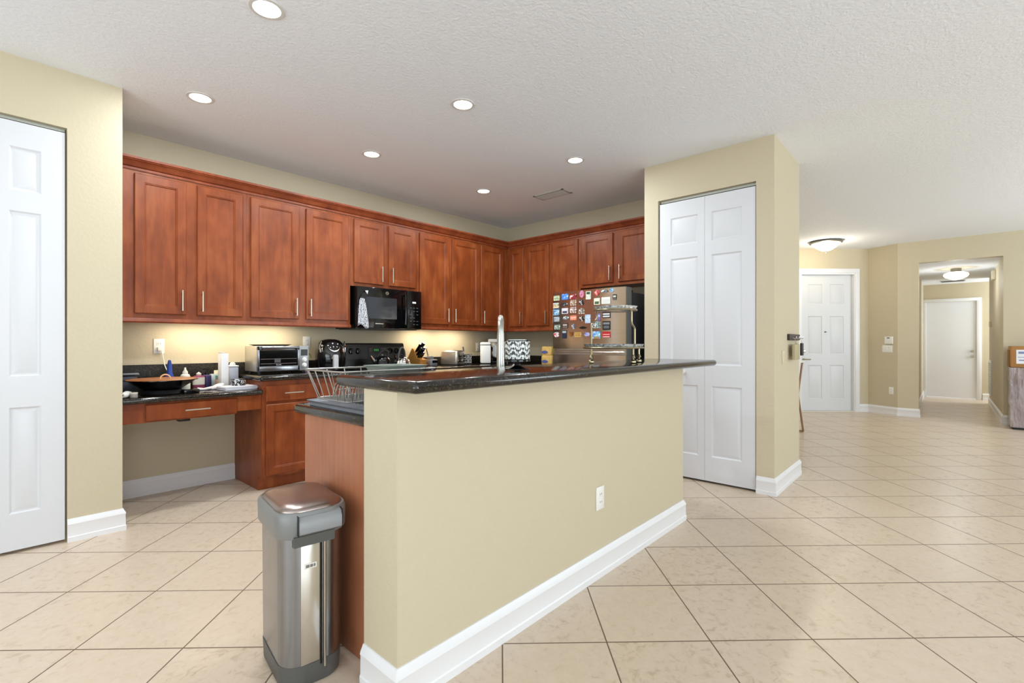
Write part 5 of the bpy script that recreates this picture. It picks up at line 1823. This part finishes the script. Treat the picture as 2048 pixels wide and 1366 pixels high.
# ================================================================== PANTRY SIDE: key rack, table
t = thing('key_rack', 'small dark key rack with hooks on the pantry side wall', 'key rack', (4.70, 0.99, 1.225))
part('rack_board', mat('rack_dark', (58, 44, 40), 0.5), t, (-0.19, 0.17, -0.022, -0.0005, -0.022, 0.030), bev=0.004)
for x in (-0.10, 0.0, 0.10, 0.15):
    bm = B()
    tube(bm, [(x, -0.02, 0.0), (x, -0.042, -0.012), (x, -0.05, -0.004), (x, -0.05, 0.008)], 0.003, 6)
    obj('hook', bm, CHROME, t)
t = thing('key_pouch', 'tan leather key pouch hanging from the key rack', 'pouch', (4.645, 0.95, 1.20))
part('pouch_body', mat('pouch_tan', (176, 164, 130), 0.6), t, (-0.10, 0.07, -0.012, 0.012, -0.16, -0.03), bev=0.006)
bm = B()
tube(bm, [(0.0, 0, -0.03), (-0.044, 0, -0.006), (-0.045, 0, 0.012)], 0.002, 6)
obj('ring', bm, CHROME, t)
t = thing('car_key', 'black key fob hanging right of the tan pouch', 'key', (4.825, 0.945, 1.20))
part('fob', BLACKM, t, (-0.035, 0.035, -0.008, 0.008, -0.13, -0.02), bev=0.006)
bm = B()
tube(bm, [(0, 0, -0.02), (-0.024, 0, 0.0), (-0.025, 0, 0.014)], 0.002, 6)
obj('ring', bm, CHROME, t)

t = thing('folding_table', 'white topped folding table with crossed brown legs behind the pantry corner', 'table', (7.06, 1.60, 0))
part('table_top', WHITEP, t, (-0.34, 0.30, -0.195, 0.18, 0.922, 0.948), bev=0.004)
LEGM = mat('leg_brown', (150, 122, 92), 0.45)
for y in (-0.175, 0.155):
    for s in (-1, 1):
        bm = B()
        off = 0.006 * s
        tube(bm, [(s * 0.27, y + off, 0.921), (-s * 0.27, y + off, 0.012)], 0.0125, 8)
        obj('leg', bm, LEGM, t)
bm = B()
for x in (-0.27, 0.27):
    tube(bm, [(x, -0.18, 0.013), (x, 0.16, 0.013)], 0.012, 8)
obj('foot_rail', bm, LEGM, t)

# ================================================================== BOXES AT RIGHT
t = thing('wrapped_box', 'tall moving box wrapped in shiny plastic film at the right edge', 'box', (9.69, -1.03, 0))
wm = mat('plastic_film', (150, 136, 136), 0.18, 0.0, var=0.25, vscale=6, bump=1.0, bscale=18, stretch=(1, 1, 0.35), coat=0.6)
wm.node_tree.nodes['Bump'].inputs['Distance'].default_value = 0.03
bm = B()
t2 = bmesh.new()
bmesh.ops.create_cube(t2, size=1)
bmesh.ops.subdivide_edges(t2, edges=t2.edges[:], cuts=14, use_grid_fill=True)
random.seed(3)
for v in t2.verts:
    n_ = 0.012 * (random.random() - .5)
    v.co = Vector((v.co.x * (0.46 + n_), v.co.y * (0.78 + n_), 0.03 + (v.co.z + .5) * 0.815))
merge(bm, t2)
obj('film_wrap', bm, wm, t, ang=70)
part('pallet_base', BLACKM, t, (-0.215, 0.215, -0.37, 0.37, 0.001, 0.03))
t = thing('cardboard_box', 'brown cardboard box with white shipping label on top of the wrapped box', 'box', (9.69, -1.01, 0.848))
KR = mat('cardboard', (172, 126, 74), 0.75, var=0.06, vscale=5)
part('carton_body', KR, t, (-0.21, 0.20, -0.38, 0.365, 0.0005, 0.288), bev=0.003)
part('box_flap', mat('cardboard_dark', (140, 98, 58), 0.8), t, (-0.03, 0.215, 0.3655, 0.372, 0.0, 0.235))
lb = part('shipping_label', mat('label_white', (228, 230, 234), 0.5), t, (-0.2115, -0.2105, 0.12, 0.315, 0.05, 0.24))
part('label_print', mat('label_print', (120, 140, 176), 0.6), lb, (-0.2125, -0.2115, 0.21, 0.295, 0.185, 0.215), (-0.2125, -0.2115, 0.14, 0.30, 0.135, 0.142), (-0.2125, -0.2115, 0.15, 0.29, 0.09, 0.105))
